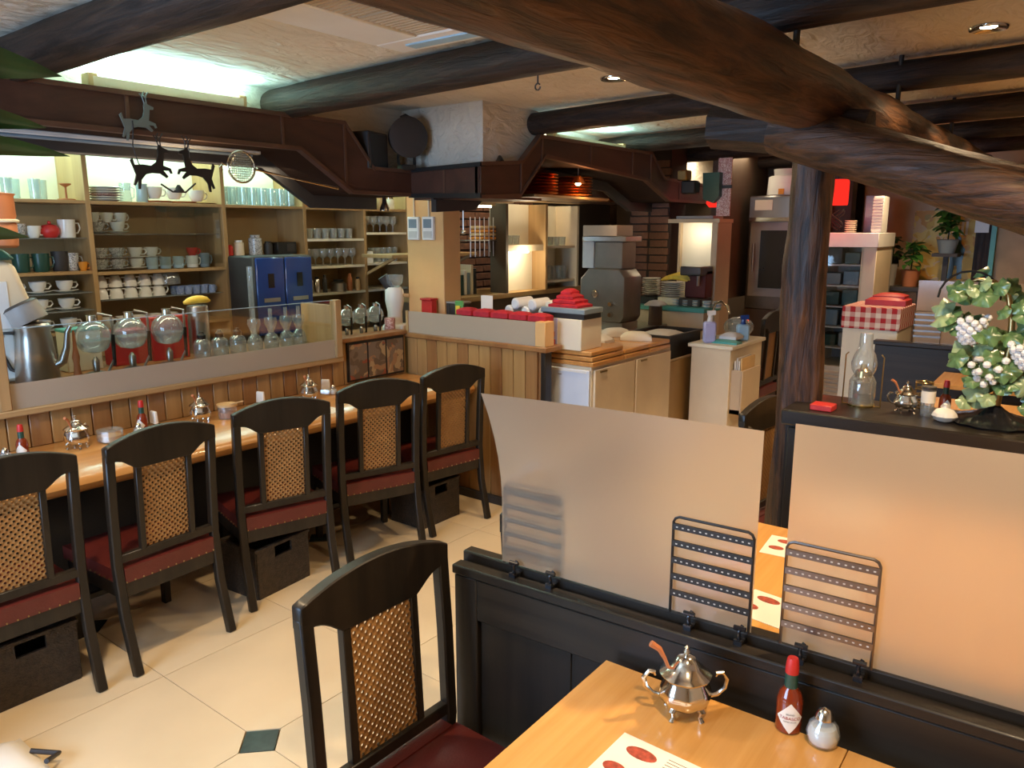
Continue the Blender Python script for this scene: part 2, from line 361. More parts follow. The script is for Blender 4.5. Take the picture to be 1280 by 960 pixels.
plain('paper', (0.85, 0.78, 0.66), 0.6, var=0.03); plain('food', (0.35, 0.06, 0.03), 0.5, var=0.5, vscale=90); plain('ink', (0.12, 0.09, 0.07), 0.6)
plain('towel', (0.80, 0.78, 0.76), 0.85, var=0.06, bump=0.4, bscale=40); plain('cardboard', (0.62, 0.40, 0.18), 0.65)
plain('pearl', (0.88, 0.92, 0.94), 0.12, var=0.1, vscale=60, coat=0.6); plain('deergrey', (0.22, 0.26, 0.25), 0.4, 0.5)
plain('purple', (0.35, 0.32, 0.62), 0.3); plain('lilac', (0.50, 0.50, 0.78), 0.3)
blotch('print', [(0.14,0.09,0.05),(0.34,0.18,0.08),(0.28,0.07,0.03),(0.42,0.28,0.13),(0.20,0.14,0.09),(0.26,0.14,0.06)], 9)
blotch('poster', [(0.72,0.45,0.06),(0.62,0.30,0.05),(0.80,0.58,0.15),(0.45,0.30,0.06),(0.70,0.50,0.25)], 7)
blotch('patterncup', [(0.78,0.76,0.72),(0.05,0.05,0.06),(0.70,0.68,0.64),(0.25,0.25,0.26)], 42, 0.2)
blotch('bluecup', [(0.65,0.70,0.75),(0.04,0.09,0.30),(0.10,0.20,0.45)], 60, 0.2)
blotch('pinkprint', [(0.55,0.30,0.27),(0.40,0.16,0.14),(0.75,0.58,0.52)], 24)
clear('glass'); clear('glassware', (0.92,0.96,0.96), 0.35, 0.02, 0.14); clear('bluish', (0.90,0.96,0.97), 0.2, 0.02, 0.16, (0.85,0.93,0.94))
clear('coffee', (0.55,0.45,0.38), 0.3, 0.02, 0.1)
frosted('acrylic', (0.68, 0.57, 0.45), 0.35, 0.40, 0.70, 1.45); clear('acrylic_clear', (0.98,0.98,0.98), 0.03, 0.08, 0.0, fres=0.10); frosted('film', (0.66, 0.55, 0.42), 0.10, 0.4, 0.35)
glow('tube_cool', (0.70, 1.0, 0.95), 6); glow('tube_warm', (1.0, 0.84, 0.55), 10); glow('bulb', (1.0, 0.78, 0.45), 26); glow('red_lamp', (1.0, 0.025, 0.015), 1.1)
glow('day_pane', (0.62, 0.80, 1.0), 3.0)
# ================================================================== STRUCTURE
fl = struct(MB().box(-5.1,-1.6,-0.10,1.6,9.1,-0.014).build('floor', 'grout'))
TP = 0.6; cut = 0.078; g = 0.0014
def tile_mesh(sx, sy):          # tile whose (sx,sy) corner is clipped for the inset
    h = TP/2-g; c = cut
    pts = [(-h,-h),(h,-h),(h,h),(-h,h)]; out = []
    for p in pts:
        if (p[0] > 0) == (sx > 0) and (p[1] > 0) == (sy > 0):
            a = (p[0], p[1]-math.copysign(c, p[1])); b_ = (p[0]-math.copysign(c, p[0]), p[1])
            out += [b_, a] if p[0]*p[1] < 0 else [a, b_]
        else: out.append(p)
    return out
tsrc = {}
for sx in (-1, 1):
    for sy in (-1, 1):
        o = MB().prism(tile_mesh(sx, sy), XY, -0.014, 0.0).build('tile', 'tile', fl, smooth=False); tsrc[(sx,sy)] = [o, False]
ds = MB().prism([(cut-0.004,0),(0,cut-0.004),(-cut+0.004,0),(0,-cut+0.004)], XY, -0.014, -0.0005).build('tile_inset', 'tile_dark', fl, smooth=False); dused = False
X0, Y0 = -2.005, 1.26
for i in range(-5, 6):
    for j in range(-5, 13):
        cx, cy = X0+(i+0.5)*TP, Y0+(j+0.5)*TP
        sx = -1 if i % 2 == 0 else 1; sy = -1 if j % 2 == 0 else 1
        e = tsrc[(sx,sy)]
        if not e[1]: e[0].location = (cx,cy,0); e[1] = True
        else: inst(e[0], fl, (cx,cy,0))
        if i % 2 == 0 and j % 2 == 0:
            if not dused: ds.location = (X0+i*TP, Y0+j*TP, 0); dused = True
            else: inst(ds, fl, (X0+i*TP, Y0+j*TP, 0))
struct(MB().box(-5.1,-1.6,2.34,1.6,9.1,2.44).build('ceiling', 'plaster'))
struct(MB().box(-5.1,-1.6,-0.1,-4.98,9.1,2.34).build('wall_left', 'wall_paint'))
struct(MB().box(1.5,-1.6,-0.1,1.6,9.1,2.34).build('wall_right', 'wall_paint'))
struct(MB().box(-5.1,9.0,-0.1,1.6,9.1,2.34).build('wall_back', 'wall_paint'))
wf = MB()
wf.box(-5.1,-1.7,-0.1,-2.95,-1.6,2.34); wf.box(-1.05,-1.7,-0.1,1.6,-1.6,2.34); wf.box(-2.95,-1.7,-0.1,-1.05,-1.6,0.85); wf.box(-2.95,-1.7,2.25,-1.05,-1.6,2.34)
struct(wf.build('wall_front', 'wall_paint'))
wn = struct(MB().box(-2.95,-1.68,0.85,-1.05,-1.66,2.25).build('window_1', 'day_pane'))
wfm = MB()
for x in (-2.93, -2.0, -1.07): wfm.box(x-0.02,-1.655,0.85,x+0.02,-1.61,2.25)
for z in (0.87, 2.23): wfm.box(-2.95,-1.655,z-0.02,-1.05,-1.61,z+0.02)
wfm.build('window_frame', 'darkwood_z', wn)
# plaster bulkhead above the hood, stepping out around the duct box
bk = MB(); bk.box(-3.78,-1.6,2.06,-3.58,2.85,2.34); bk.box(-3.78,2.85,1.99,-3.58,3.52,2.34); bk.box(-3.78,3.52,1.99,-2.93,4.06,2.34); bk.box(-3.78,4.06,1.99,-3.32,9.0,2.34)
struct(bk.build('wall_bulkhead', 'plaster'))
# wooden column between shelves and kitchen
struct(MB().box(-3.66,3.62,0,-3.34,3.78,1.99).build('wall_column', 'column', bevel=0.004))
# kitchen back wall : brick
kw = struct(MB().box(-4.58,4.62,0,-4.50,7.6,1.99).build('wall_kitchen', 'mortar'))
b0 = MB().box(-0.1,-0.006,0,0.1,0.03,0.055).build('brick', 'brick', kw, bevel=0.004); first = True
for r in range(14):
    for q in range(7):
        y = 4.72+q*0.215+(r%2)*0.107; z = 1.06+r*0.066
        if first: b0.location = (-4.497,y,z); b0.rotation_euler = (0,0,-PI/2); first = False
        else: inst(b0, kw, (-4.497,y,z), (0,0,-PI/2))
# a brick pier at the back of the kitchen, facing the room
bp_ = struct(MB().box(-3.40,6.1,0,-3.03,6.4,2.34).build('wall_pier', 'mortar'))
first = True
for r in range(18):
    for q in range(2):
        x = -3.31+q*0.19+(r%2)*0.0; z = 1.02+r*0.066
        sx = 0.8 if r % 2 else 0.9
        if first:
            bb = MB().box(-0.1,-0.012,0,0.1,0.03,0.055).build('brick', 'brick_light', bp_, bevel=0.004); bb.location = (x,6.098,z); bb.scale = (sx,1,1); first = False
        else: inst(bb, bp_, (x,6.098,z), (0,0,0), (sx,1,1))
# dark partition far behind the kitchen, the back hall wall
struct(MB().box(-4.5,7.75,0,-2.0,7.9,2.34).build('wall_far_kitchen', 'wall_dark'))
struct(MB().box(-2.0,8.2,0,1.5,8.3,2.34).build('wall_hall', 'wall_paint'))
struct(MB().box(-2.88,6.6,1.0,-2.80,7.7,2.34).build('wall_dark_jamb', 'wall_dark'))
# door frame on the hall wall
dj = struct(MB().box(-1.02,8.14,0,-0.90,8.2,1.75).build('door_1', 'log_z'))
MB().box(-0.90,8.13,0,-0.86,8.2,1.75).build('door_edge', 'teal', dj)
# ================================================================== LOGS AND BEAMS
def log(name, mat, p0, p1, r0, r1, seed, label, irr=0.05, bow=(0,0,0), n=24, rings=36, flat=0):
    p0, p1, bow = Vector(p0), Vector(p1), Vector(bow); L = (p1-p0).length
    mb = MB(); pts = []; rad = []
    for i in range(rings+1):
        t = i/rings; pts.append(p0.lerp(p1, t)+bow*math.sin(PI*t)); rad.append(r0+(r1-r0)*t)
    mb.tube(pts, rad, n)
    ax = (p1-p0).normalized(); k = 0
    for i in range(rings+1):
        for q in range(n):
            v = Vector(mb.v[k]); d = v-pts[i]; th = 2*PI*q/n
            s = 1+irr*noise.noise(Vector((math.cos(th)*1.1+seed*7.3, math.sin(th)*1.1, i/rings*L*2.2)))*1.6 + irr*0.5*noise.noise(Vector((math.cos(th)*3+seed, math.sin(th)*3, i/rings*L*7)))
            mb.v[k] = tuple(pts[i]+d*s); k += 1
    o = mb.build(name, mat); tag(o, label, 'post' if name == 'post' else 'beam')
    return o
cross = [(1.31,1.31,-3.56,.085),(2.58,2.24,-3.56,.080),(4.0,3.50,-2.92,.066),(5.42,4.62,-3.30,.066),(6.5,5.6,-3.30,.062),(7.5,6.6,-2.8,.06)]
for i, (y, y1, x0, r) in enumerate(cross):
    log('ceiling_beam', 'log_x', (x0,y,2.258), (1.5,y1,2.268), r, r*0.86, i+1,
        'dark round log beam across the plaster ceiling, %s' % ['first from the street window','over the bar chairs','next to the duct box','above the kitchen hood','behind the kitchen hood','over the far hall'][i], 0.05)
log('girder', 'bark_y', (-0.86,0.3,2.045), (-0.86,8.1,2.075), 0.118, 0.098, 11, 'thick brown log girder carried by the post', 0.09, rings=110)
log('post', 'bark_z', (-0.885,2.93,0), (-0.892,2.90,1.99), 0.090, 0.074, 21, 'upright brown log post at the end of the partition', 0.16)
log('brace', 'bark_x', (-0.98,2.77,1.965), (1.38,2.68,1.10), 0.088, 0.112, 31, 'slanting brown log brace running down from the post', 0.09, bow=(0,0,0.02), rings=60)
log('tie_beam', 'log_x', (-1.24,2.84,2.005), (-0.70,2.84,1.93), 0.088, 0.085, 41, 'short log beam with a cut end on top of the post', 0.03, n=7, rings=6)
for i, (x, y) in enumerate(((-0.86,2.30),(-0.86,3.62),(-0.86,4.95))):
    o = MB().tube([(x+0.05,y+0.10,2.10),(x+0.05,y+0.10,2.34)], 0.010, 10).build('trim_%d' % (i+1), 'iron'); struct(o)
for i, (x, y, z) in enumerate(((-1.78,2.46,2.185),)):
    mb = MB(); mb.tube([(x,y,z),(x,y,z-0.03)],0.003,6)
    mb.tube([(x+0.012*math.cos(t*0.7),y,z-0.04-0.012*math.sin(t*0.7)) for t in range(9)],0.003,6)
    tag(mb.build('hook', 'iron'), 'small iron hook screwed into the log beam %s' % 'on the bar side of the girder', 'hook')
# ------------------------------------------------------------------ air conditioner cassette
ac = thing('air_conditioner', 'white ceiling air conditioner cassette with beige grille', 'air conditioner', (-1.78,1.62,2.34))
fr = MB(); fr.box(-0.56,-0.62,-0.028,0.56,-0.34,0); fr.box(-0.56,0.55,-0.028,0.56,0.70,0); fr.box(-0.56,-0.34,-0.028,-0.33,0.55,0); fr.box(0.33,-0.34,-0.028,0.56,0.55,0)
fr.build('frame', 'white', ac, 0.006)
for j in range(3):
    for i in range(2):
        gr = MB().box(-0.33+i*0.33+0.004,-0.34+j*0.297+0.004,-0.020,-0.33+(i+1)*0.33-0.004,-0.34+(j+1)*0.297-0.004,-0.008).build('grille', 'beige', ac)
        sl = MB()
        for k in range(12): sl.box(-0.33+i*0.33+0.01,-0.335+j*0.297+k*0.0242,-0.025,-0.33+(i+1)*0.33-0.01,-0.335+j*0.297+k*0.0242+0.010,-0.019)
        sl.build('slats', 'beige', gr)
MB().box(-0.45,0.60,-0.034,0.30,0.66,-0.026).build('flap', 'skyblue', ac, 0.003)  # white flap, the blue daylight on it is painted in
# ------------------------------------------------------------------ downlights
def downlight(x, y, label, power, real=True):
    t = thing('downlight', label, 'downlight', (x,y,2.34), group='recessed ceiling downlights')
    MB().lathe([(0.034,-0.002),(0.062,-0.012),(0.066,-0.006),(0.066,0)], 24).build('ring', 'silver', t)
    MB().lathe([(0.0001,-0.004),(0.026,-0.004),(0.030,-0.001)], 16).build('bulb', 'bulb', t)
    spot('downlight_lamp', (x,y,2.325), power, WARM, 125, 0.75, 0.04)
downlight(-2.01,3.40,'recessed downlight in the plaster beside the duct box', 40)
downlight(-0.46,3.40,'recessed downlight above the grape lamp', 60)
downlight(-0.47,4.42,'recessed downlight beyond the grape lamp, over the far table', 60)
for (x, y, p, l) in ((-2.15,0.75,85,'recessed downlight above the bar chairs'),(-0.05,1.98,120,'recessed downlight over the middle booth table'),(-0.02,0.62,75,'recessed downlight over the front table'),(-0.45,5.4,50,'recessed downlight over the last booth table'),(-1.3,6.9,60,'recessed downlight by the display fridge'),(-2.05,2.7,30,'recessed downlight in front of the bar corner')):
    downlight(x, y, l, p)
# ================================================================== HOOD OVER THE BAR
hd = thing('bar_hood', 'red-brown panelled hood running above the bar and kitchen', 'hood')
def ztop(y, pts):
    for (a, za), (b, zb) in zip(pts, pts[1:]):
        if a <= y <= b: return za+(zb-za)*(y-a)/(b-a)
    return pts[-1][1]
TA = [(-1.5,2.19),(2.90,2.195),(3.10,1.968),(3.45,1.968)]; BA = [(-1.5,2.03),(2.60,2.03),(2.94,1.825),(3.45,1.825)]
TC = [(3.38,1.985),(3.78,2.02),(3.97,2.185),(5.40,2.19),(5.62,2.02),(6.4,2.0)]; BC = [(3.38,1.80),(3.76,1.82),(4.02,2.065),(5.33,1.99),(5.72,1.85),(6.4,1.85)]
def hoodrun(xf, T, B, cuts, brk):
    for a, b in zip(cuts, cuts[1:]):
        ys = sorted(set([a, b]+[y for y in brk if a < y < b])); gp = 0.006
        rows = []
        for y in ys:
            yy = min(max(y, a+gp), b-gp); rows.append((yy, ztop(yy,B)+0.012, ztop(yy,T)-0.012))
        MB().strip(rows, YZ, xf-0.02, xf).build('hood_panel', 'hoodpanel', hd, smooth=False)
        MB().box(xf-0.01,b-gp-0.004,ztop(b,B)+0.01,xf+0.006,b+gp,ztop(b,T)-0.01).build('trim_strip', 'trimline', hd)
    ys = sorted(set(cuts+[y for y in brk if cuts[0] < y < cuts[-1]]))
    MB().strip([(y, ztop(y,T)-0.014, ztop(y,T)+0.006) for y in ys], YZ, xf-0.03, xf+0.012).build('top_rail', 'trimline', hd)
    MB().strip([(y, ztop(y,B)-0.006, ztop(y,B)+0.014) for y in ys], YZ, xf-0.03, xf+0.012).build('bottom_rail', 'trimline', hd)
    MB().strip([(y, ztop(y,B), ztop(y,T)-0.005) for y in ys], YZ, xf-0.04, xf-0.02).build('backing', 'charcoal', hd)
    MB().strip([(y, ztop(y,B)-0.004, ztop(y,B)+0.010) for y in ys], YZ, xf-0.36, xf-0.03).build('soffit', 'soffit', hd)
    MB().strip([(y, ztop(y,B)-0.075, min(2.34, ztop(y,B)+0.03)) for y in ys], YZ, xf-0.38, xf-0.34).build('rear_board', 'charcoal', hd)
hoodrun(-3.39, TA, BA, [-1.5,-0.6,0.2,0.95,1.72,2.5,2.90,3.43], [2.6,2.90,2.94,3.10])
hoodrun(-2.85, TC, BC, [3.40,3.78,3.99,4.55,5.12,5.40,5.9,6.4], [3.76,3.78,3.97,4.02,5.33,5.40,5.62,5.72])
MB().strip([(-3.39,1.835,1.962),(-3.13,1.832,1.962)], XZ, 3.40, 3.42).build('hood_panel', 'hoodpanel', hd)
MB().strip([(-3.115,1.828,1.966),(-2.862,1.825,1.972)], XZ, 3.40, 3.42).build('hood_panel', 'hoodpanel', hd)
MB().box(-3.13,3.396,1.83,-3.115,3.42,1.965).build('trim_strip', 'trimline', hd)
MB().strip([(-3.40,1.958,1.980),(-2.84,1.968,1.992)], XZ, 3.385, 3.43).build('top_rail', 'black', hd)
MB().strip([(-3.40,1.812,1.836),(-2.84,1.798,1.824)], XZ, 3.385, 3.43).build('bottom_rail', 'black', hd)
MB().box(-3.58,3.42,1.955,-2.86,3.52,1.97).build('ledge', 'charcoal', hd)
MB().strip([(2.2,2.165,2.18),(2.88,2.165,2.18),(3.10,1.945,1.96),(3.42,1.945,1.96)], YZ, -3.58, -3.41).build('ledge', 'charcoal', hd)
MB().box(-3.4,3.43,1.80,-2.86,4.0,1.815).build('soffit', 'trimline', hd)
# fluorescent fixture lying on the hood
def fixture(x, y0, y1, z, label, lit):
    t = thing('fluorescent_light', label, 'light fixture', (x,(y0+y1)/2,z)); h = (y1-y0)/2
    mb = MB(); mb.box(-0.035,-h,0,0.035,h,0.012); mb.box(0.028,-h,0.012,0.036,h,0.045); mb.build('tray', 'cream', t)
    for s in (-1, 1): MB().box(-0.03,s*h-0.02,0,0.034,s*h+0.02,0.058).build('socket', 'cardboard', t, 0.003)
    MB().tube([(-0.005,-h+0.02,0.034),(-0.005,h-0.02,0.034)], 0.013, 12).build('tube', lit, t)
fixture(-3.445,1.60,2.30,2.198,'cream fluorescent tube lying on the bar hood', 'tube_cool')
fixture(-3.0,4.3,5.2,2.19,'fluorescent tube lying on the kitchen hood', 'tube_cool')
t = thing('strip_light', 'grey strip light fixed under the bar hood', 'light fixture', (-3.60,1.75,2.0))
MB().box(-0.02,-0.95,0.006,0.02,0.75,0.026).build('housing', 'lightgrey', t, 0.004)
MB().tube([(0.01,-0.9,-0.002),(0.01,0.7,-0.002)], 0.008, 10).build('tube', 'bluegrey', t)
# ================================================================== BAR COUNTER
bar = thing('bar_counter', 'long glossy orange wood bar top before the cane-back chairs', 'bar counter')
prof = [(-3.52,0.665),(-2.985,0.655),(-2.955,0.662),(-2.935,0.680),(-2.930,0.695),(-2.937,0.712),(-2.955,0.722),(-3.52,0.722)]
MB().prism(prof, lambda u,v,t: (u,t,v), -0.4, 3.43).build('counter_top', 'orange_y', bar)
MB().box(-3.515,-0.4,0,-3.48,3.43,0.655).build('kick_panel', 'black', bar)
top_ = bar
bar = thing('plank_wainscot', 'orange-brown plank wall behind the bar top', 'bar front')
MB().box(-3.60,-0.4,0,-3.537,3.43,0.872).build('body', 'plank_dark', bar); MB().box(-3.60,2.92,0.872,-3.537,3.43,0.975).build('body', 'plank_dark', bar)
for k in range(36):
    y = 0.40+k*0.0845
    if y > 3.40: break
    MB().box(-3.537,y+0.002,0.722,-3.520,y+0.0825,0.870 if y < 2.86 else 0.975).build('plank', ['plank','plank_dark'][k%3==1], bar, 0.003)
MB().box(-3.62,2.92,0.975,-3.50,3.44,1.0).build('cap_rail', 'plank_dark', bar, 0.004)
# leg of the bar, turning out towards the room
bar = thing('corner_counter', 'plank fronted end of the bar turning out into the room', 'bar counter')
MB().box(-3.52,3.47,0,-2.46,3.52,0.96).build('leg_body', 'plank_dark', bar)
for k in range(12):
    x = -3.515+k*0.0855
    MB().box(x+0.002,3.452,0.05,min(x+0.0835,-2.465),3.472,0.955).build('plank', ['plank','plank','plank_dark'][k%3], bar, 0.003)
MB().box(-3.53,3.435,0.955,-2.42,3.60,0.985).build('cap_rail', 'plank_dark', bar, 0.005)
MB().box(-2.462,3.445,0,-2.43,3.51,0.955).build('end_post', 'darkwood_z', bar, 0.004)
ss = thing('service_shelf', 'dark wood work shelf behind the glass guard', 'shelf')
MB().box(-4.0,0.5,0.945,-3.61,4.0,0.965).build('board', 'plank_dark', ss, 0.004)
for y in (0.6,2.2,3.9): MB().box(-3.98,y-0.02,0,-3.94,y+0.02,0.945).build('support', 'plank_dark', ss)
s2 = thing('leg_work_shelf', 'dark wood work shelf behind the red napkins', 'shelf')
MB().box(-3.60,3.61,0.945,-2.72,4.0,0.965).build('board', 'plank_dark', s2, 0.004); MB().box(-2.78,3.9,0,-2.74,3.94,0.945).build('support', 'plank_dark', s2)
MB().box(-3.53,3.435,0.0,-2.46,3.455,0.05).build('skirting', 'charcoal', bar)
# glass guard in front of the siphons
gc = thing('glass_guard', 'wood framed glass guard standing on the bar in front of the siphons', 'glass guard', (-3.50,0,0))
MB().box(-0.028,0.7,0.872,0.028,2.90,0.900).build('bottom_rail', 'shelfwood_y', gc, 0.005)
for y, h in ((1.155,1.30),(2.875,1.232)): MB().box(-0.026,y-0.022,0.90,0.026,y+0.022,h).build('frame_post', 'shelfwood_z', gc, 0.004)
MB().box(-0.003,1.177,0.90,0.003,2.853,1.228).build('glass_pane', 'glass', gc, smooth=False)
MB().box(0.004,1.177,0.90,0.007,2.853,1.005).build('frosted_band', 'film', gc, smooth=False)
MB().box(-0.004,1.177,1.228,0.004,2.853,1.231).build('glass_edge', 'lightblue_cup', gc)
MB().box(-0.30,2.86,0.966,-0.03,2.88,1.20).build('end_panel', 'shelfwood_z', gc, 0.003)
# frosted guard of the leg
g2 = thing('frosted_guard', 'low frosted guard panel on the bar leg in front of the red napkins', 'glass guard', (0,3.46,0.985))
MB().box(-3.50,-0.004,0.0,-2.50,0.004,0.135).build('frosted_pane', 'film', g2, smooth=False)
MB().box(-2.50,-0.018,0.0,-2.43,0.07,0.14).build('end_block', 'column', g2, 0.003)
MB().box(-3.52,-0.01,0.0,-3.50,0.01,0.137).build('end_post', 'shelfwood_z', g2)
# framed prints on the bar front
pf = thing('framed_print', 'set of three small prints in a dark frame on the bar front', 'framed prints', (-3.515,0,0.735))
MB().box(-0.004,2.955,0,0.008,3.415,0.235).build('frame', 'darkwood_y', pf)
for k in range(3):
    MB().box(0.008,2.968+k*0.150,0.012,0.011,3.104+k*0.150,0.222).build('print', 'print', pf, smooth=False)
# ================================================================== BACK SHELVES
sh = thing('display_shelf', 'tall light wood display shelf full of cups behind the bar', 'shelf')
XF, XB = -4.60, -4.93
for y in (1.20,2.06,2.905,3.54,4.10,4.56): MB().box(XB,y-0.014,0.90,XF,y+0.014,2.24).build('upright', 'shelfwood_z', sh, 0.002)
MB().box(XB-0.03,1.2,0.90,XB,2.905,1.785).build('back_panel', 'brown_panel', sh); MB().box(XB-0.03,1.2,1.785,XB,2.905,2.30).build('upper_back', 'cream_light', sh)  # upper back paler than below: brightness of the strip light put into its colour
MB().box(XB-0.03,3.54,0.90,XB,4.56,1.785).build('back_panel', 'brown_panel', sh); MB().box(XB-0.03,3.54,1.785,XB,4.56,2.30).build('upper_back', 'cream_light', sh)
MB().box(XB-0.02,2.905,0.90,XB+0.02,3.54,1.78).build('back_panel', 'brown_panel', sh)
MB().box(XB-0.03,2.905,1.785,XB,3.54,2.30).build('upper_back', 'cream_light', sh)
bays = [(1.214,2.046),(2.074,2.891),(2.919,3.526),(3.554,4.086),(4.114,4.546)]
def shelf_at(b, z, mat='shelfwood_y', t=0.018, x=XF):
    a, c = bays[b]; return MB().box(XB,a,z-t,x,c,z).build('shelf_board' if mat != 'glass' else 'glass_shelf', mat, sh, 0.0015 if mat!='glass' else 0)
for b in range(5): shelf_at(b, 1.785)
for z in (1.395,1.06): shelf_at(0, z); shelf_at(1, z-0.01)
for z in (1.58,1.275,1.175): shelf_at(0, z, 'bluish', 0.006, XF-0.02)
for z in (1.60,1.22): shelf_at(1, z, 'bluish', 0.006, XF-0.05)
shelf_at(2, 1.455, 'brown_panel')
for z in (1.56,1.362,1.165): shelf_at(3, z, 'cream_light')
for z in (1.605,1.37,1.165): shelf_at(4, z, 'cream_light')
# sliding glass doors of the middle bay
for k, (a, c) in enumerate(((2.08,2.52),(2.46,2.885))):
    d = MB().box(XF-0.012-k*0.012,a,1.41,XF-0.008-k*0.012,c,1.775).build('glass_door', 'glass', sh, smooth=False)
MB().box(XF-0.03,2.08,1.765,XF-0.005,2.89,1.785).build('door_track', 'shelfwood_y', sh)
bc = thing('back_counter', 'dark work counter under the cup shelves', 'counter', (-4.62,2.8,0))
MB().box(-0.30,-1.8,0,0.28,1.75,0.87).build('body', 'wall_dark', bc); MB().box(-0.30,-1.8,0.87,0.31,1.75,0.90).build('counter_top', 'steel', bc, 0.003)
tl_ = thing('shelf_light', 'fluorescent strip above the cup shelves', 'light fixture', (-4.70,2.85,2.27))
MB().box(-0.04,-1.6,0.025,0.04,1.6,0.06).build('housing', 'white', tl_); MB().tube([(0,-1.55,0.01),(0,1.55,0.01)], 0.014, 10).build('tube', 'tube_cool', tl_)
# ================================================================== CHAIRS
def arch(x): return 0.868+0.044*(1-(x/0.215)**2)
def make_chair(label, group=None):
    t = thing('cane_back_chair', label, 'chair', group=group)
    D = 'darkwood_z'
    rows = []
    for i in range(25):
        x = -0.217+0.434*i/24; ax = abs(x)
        if ax < 0.112: zb = 0.772
        elif ax < 0.186: zb = 0.772+0.042*math.sin((ax-0.112)/0.074*PI/2)
        else: zb = 0.814
        rows.append((x, zb, arch(x)))
    MB().strip(rows, lambda u,v,q: (u,q+0.004,v), -0.016, 0.016).build('crest_rail', D, t, 0.003)
    for s in (-1, 1):
        MB().bars([(s*0.198,-0.045,0),(s*0.199,0.010,0.22),(s*0.200,0.028,0.42),(s*0.201,0.018,0.65),(s*0.2015,0.004,0.84)], 0.034, 0.030, (1,0,0)).build('back_post', D, t, 0.004)
        MB().bars([(s*0.1005,0.022,0.45),(s*0.1005,0.006,0.79)], 0.022, 0.022, (1,0,0)).build('back_stile', D, t, 0.002)
        MB().bars([(s*0.190,0.415,0),(s*0.190,0.405,0.30)], 0.032, 0.032, (1,0,0)).build('leg', D, t, 0.003)
    MB().prism([(0.024,0.455),(0.028,0.455),(0.012,0.78),(0.008,0.78)], YZ, -0.090, 0.090).build('cane_panel', 'cane', t, smooth=False)
    MB().bars([(-0.19,0.026,0.440),(0.19,0.026,0.440)], 0.032, 0.026, (0,0,1)).build('back_rail', D, t, 0.003)
    fr = MB(); fr.box(-0.19,0.012,0.290,0.19,0.042,0.348); fr.box(-0.195,0.39,0.290,0.195,0.425,0.348); fr.box(-0.205,0.03,0.290,-0.175,0.40,0.348); fr.box(0.175,0.03,0.290,0.205,0.40,0.348)
    fr.build('seat_frame', D, t, 0.003)
    MB().pillow(-0.183,0.008,0.346,0.183,0.055,0.058,0.008,8,2).build('cushion_back', 'red_leather', t); MB().pillow(-0.205,0.05,0.346,0.205,0.43,0.052,0.024).build('seat_cushion', 'red_leather', t)
    nl = MB()
    for i in range(12): nl.sphere((-0.18+i*0.0327,0.009,0.350), 0.004, 6)
    for s in (-1, 1):
        for i in range(11): nl.sphere((s*0.206,0.05+i*0.034,0.352), 0.004, 6)
    nl.build('nail_trim', 'brass', t)['kind'] = 'stuff'
    MB().bars([(-0.19,0.41,0.16),(0.19,0.41,0.16)], 0.022, 0.02, (0,0,1)).build('stretcher', D, t)
    return t
def back_at(x0, y0, x1, y1):    # back seen from behind, left post (x0,y0) to right post (x1,y1): chair faces away
    cx, cy = (x0+x1)/2, (y0+y1)/2; rz = math.atan2(y1-y0, x1-x0)
    return (cx, cy, 0), rz
CB = 'cane-back chair with red seat at the bar'
chair0 = make_chair(CB+', closest to the potted plant', 'chairs along the bar')
loc, rz = back_at(-2.735,0.66,-2.735,1.10); chair0.location = loc; chair0.rotation_euler = (0,0,rz)
for (a, b_, c, d), l in (((-2.725,1.185,-2.745,1.62), ', second from the potted plant'), ((-2.82,1.76,-2.715,2.16), ', middle one of five'),
                  ((-2.825,2.335,-2.705,2.70), ', second from the plank corner'), ((-2.775,2.84,-2.715,3.24), ', against the plank corner')):
    loc, rz = back_at(a, b_, c, d); dup(chair0, loc, rz, CB+l)
CT = 'black framed cane-back chair '
dup(chair0, (-1.235,1.095,0), -PI/2-0.02, CT+'at the end of the front table', 'chairs at the booth tables')
dup(chair0, (-1.225,1.76,0), -PI/2, CT+'partly behind the frosted panel at the middle table', 'chairs at the booth tables')
dup(chair0, (-1.13,3.27,0), -PI/2-0.12, CT+'behind the log post, at the third table', 'chairs at the booth tables')
dup(chair0, (-0.97,6.74,0), PI, CT+'standing between the checked cabinet and the poster', 'chairs at the booth tables')
for x, y, l in ((-1.97,5.76,'tall dark chair at the kitchen island end, before the oven'),(-2.06,6.26,'tall dark chair at the kitchen island end, next to the post')):
    dup(chair0, (x,y,0.0), PI/2, l, 'tall chairs at the island', (1,1,1.13))
# baskets under the bar chairs
def basket(loc, rz, label):
    t = thing('basket', label, 'basket', loc, rz, 'baskets under the bar chairs')
    w_, d, h, k = 0.30, 0.24, 0.22, 0.012
    for sx, sy, nm in ((0,-1,0),(0,1,0),(-1,0,0),(1,0,0)):
        mb = MB()
        if sy: mb.box(-w_/2,sy*d/2-k/2,0.0,w_/2,sy*d/2+k/2,h-0.05); mb.box(-w_/2,sy*d/2-k/2,h-0.05,-0.05,sy*d/2+k/2,h); mb.box(0.05,sy*d/2-k/2,h-0.05,w_/2,sy*d/2+k/2,h)
        else: mb.box(sx*w_/2-k/2,-d/2,0.0,sx*w_/2+k/2,d/2,h)
        mb.build('side', 'wicker', t)
    rm = MB()
    for sy in (-1,1): rm.box(-w_/2-0.01,sy*d/2-0.01,h,w_/2+0.01,sy*d/2+0.01,h+0.016)
    for sx in (-1,1): rm.box(sx*w_/2-0.01,-d/2,h,sx*w_/2+0.01,d/2,h+0.016)
    rm.build('rim', 'wicker', t, 0.003); MB().box(-w_/2,-d/2,0,w_/2,d/2,0.01).build('bottom', 'wicker', t)
basket((-2.96,0.92,0), PI/2, 'dark wicker basket under the bar chair by the plant')
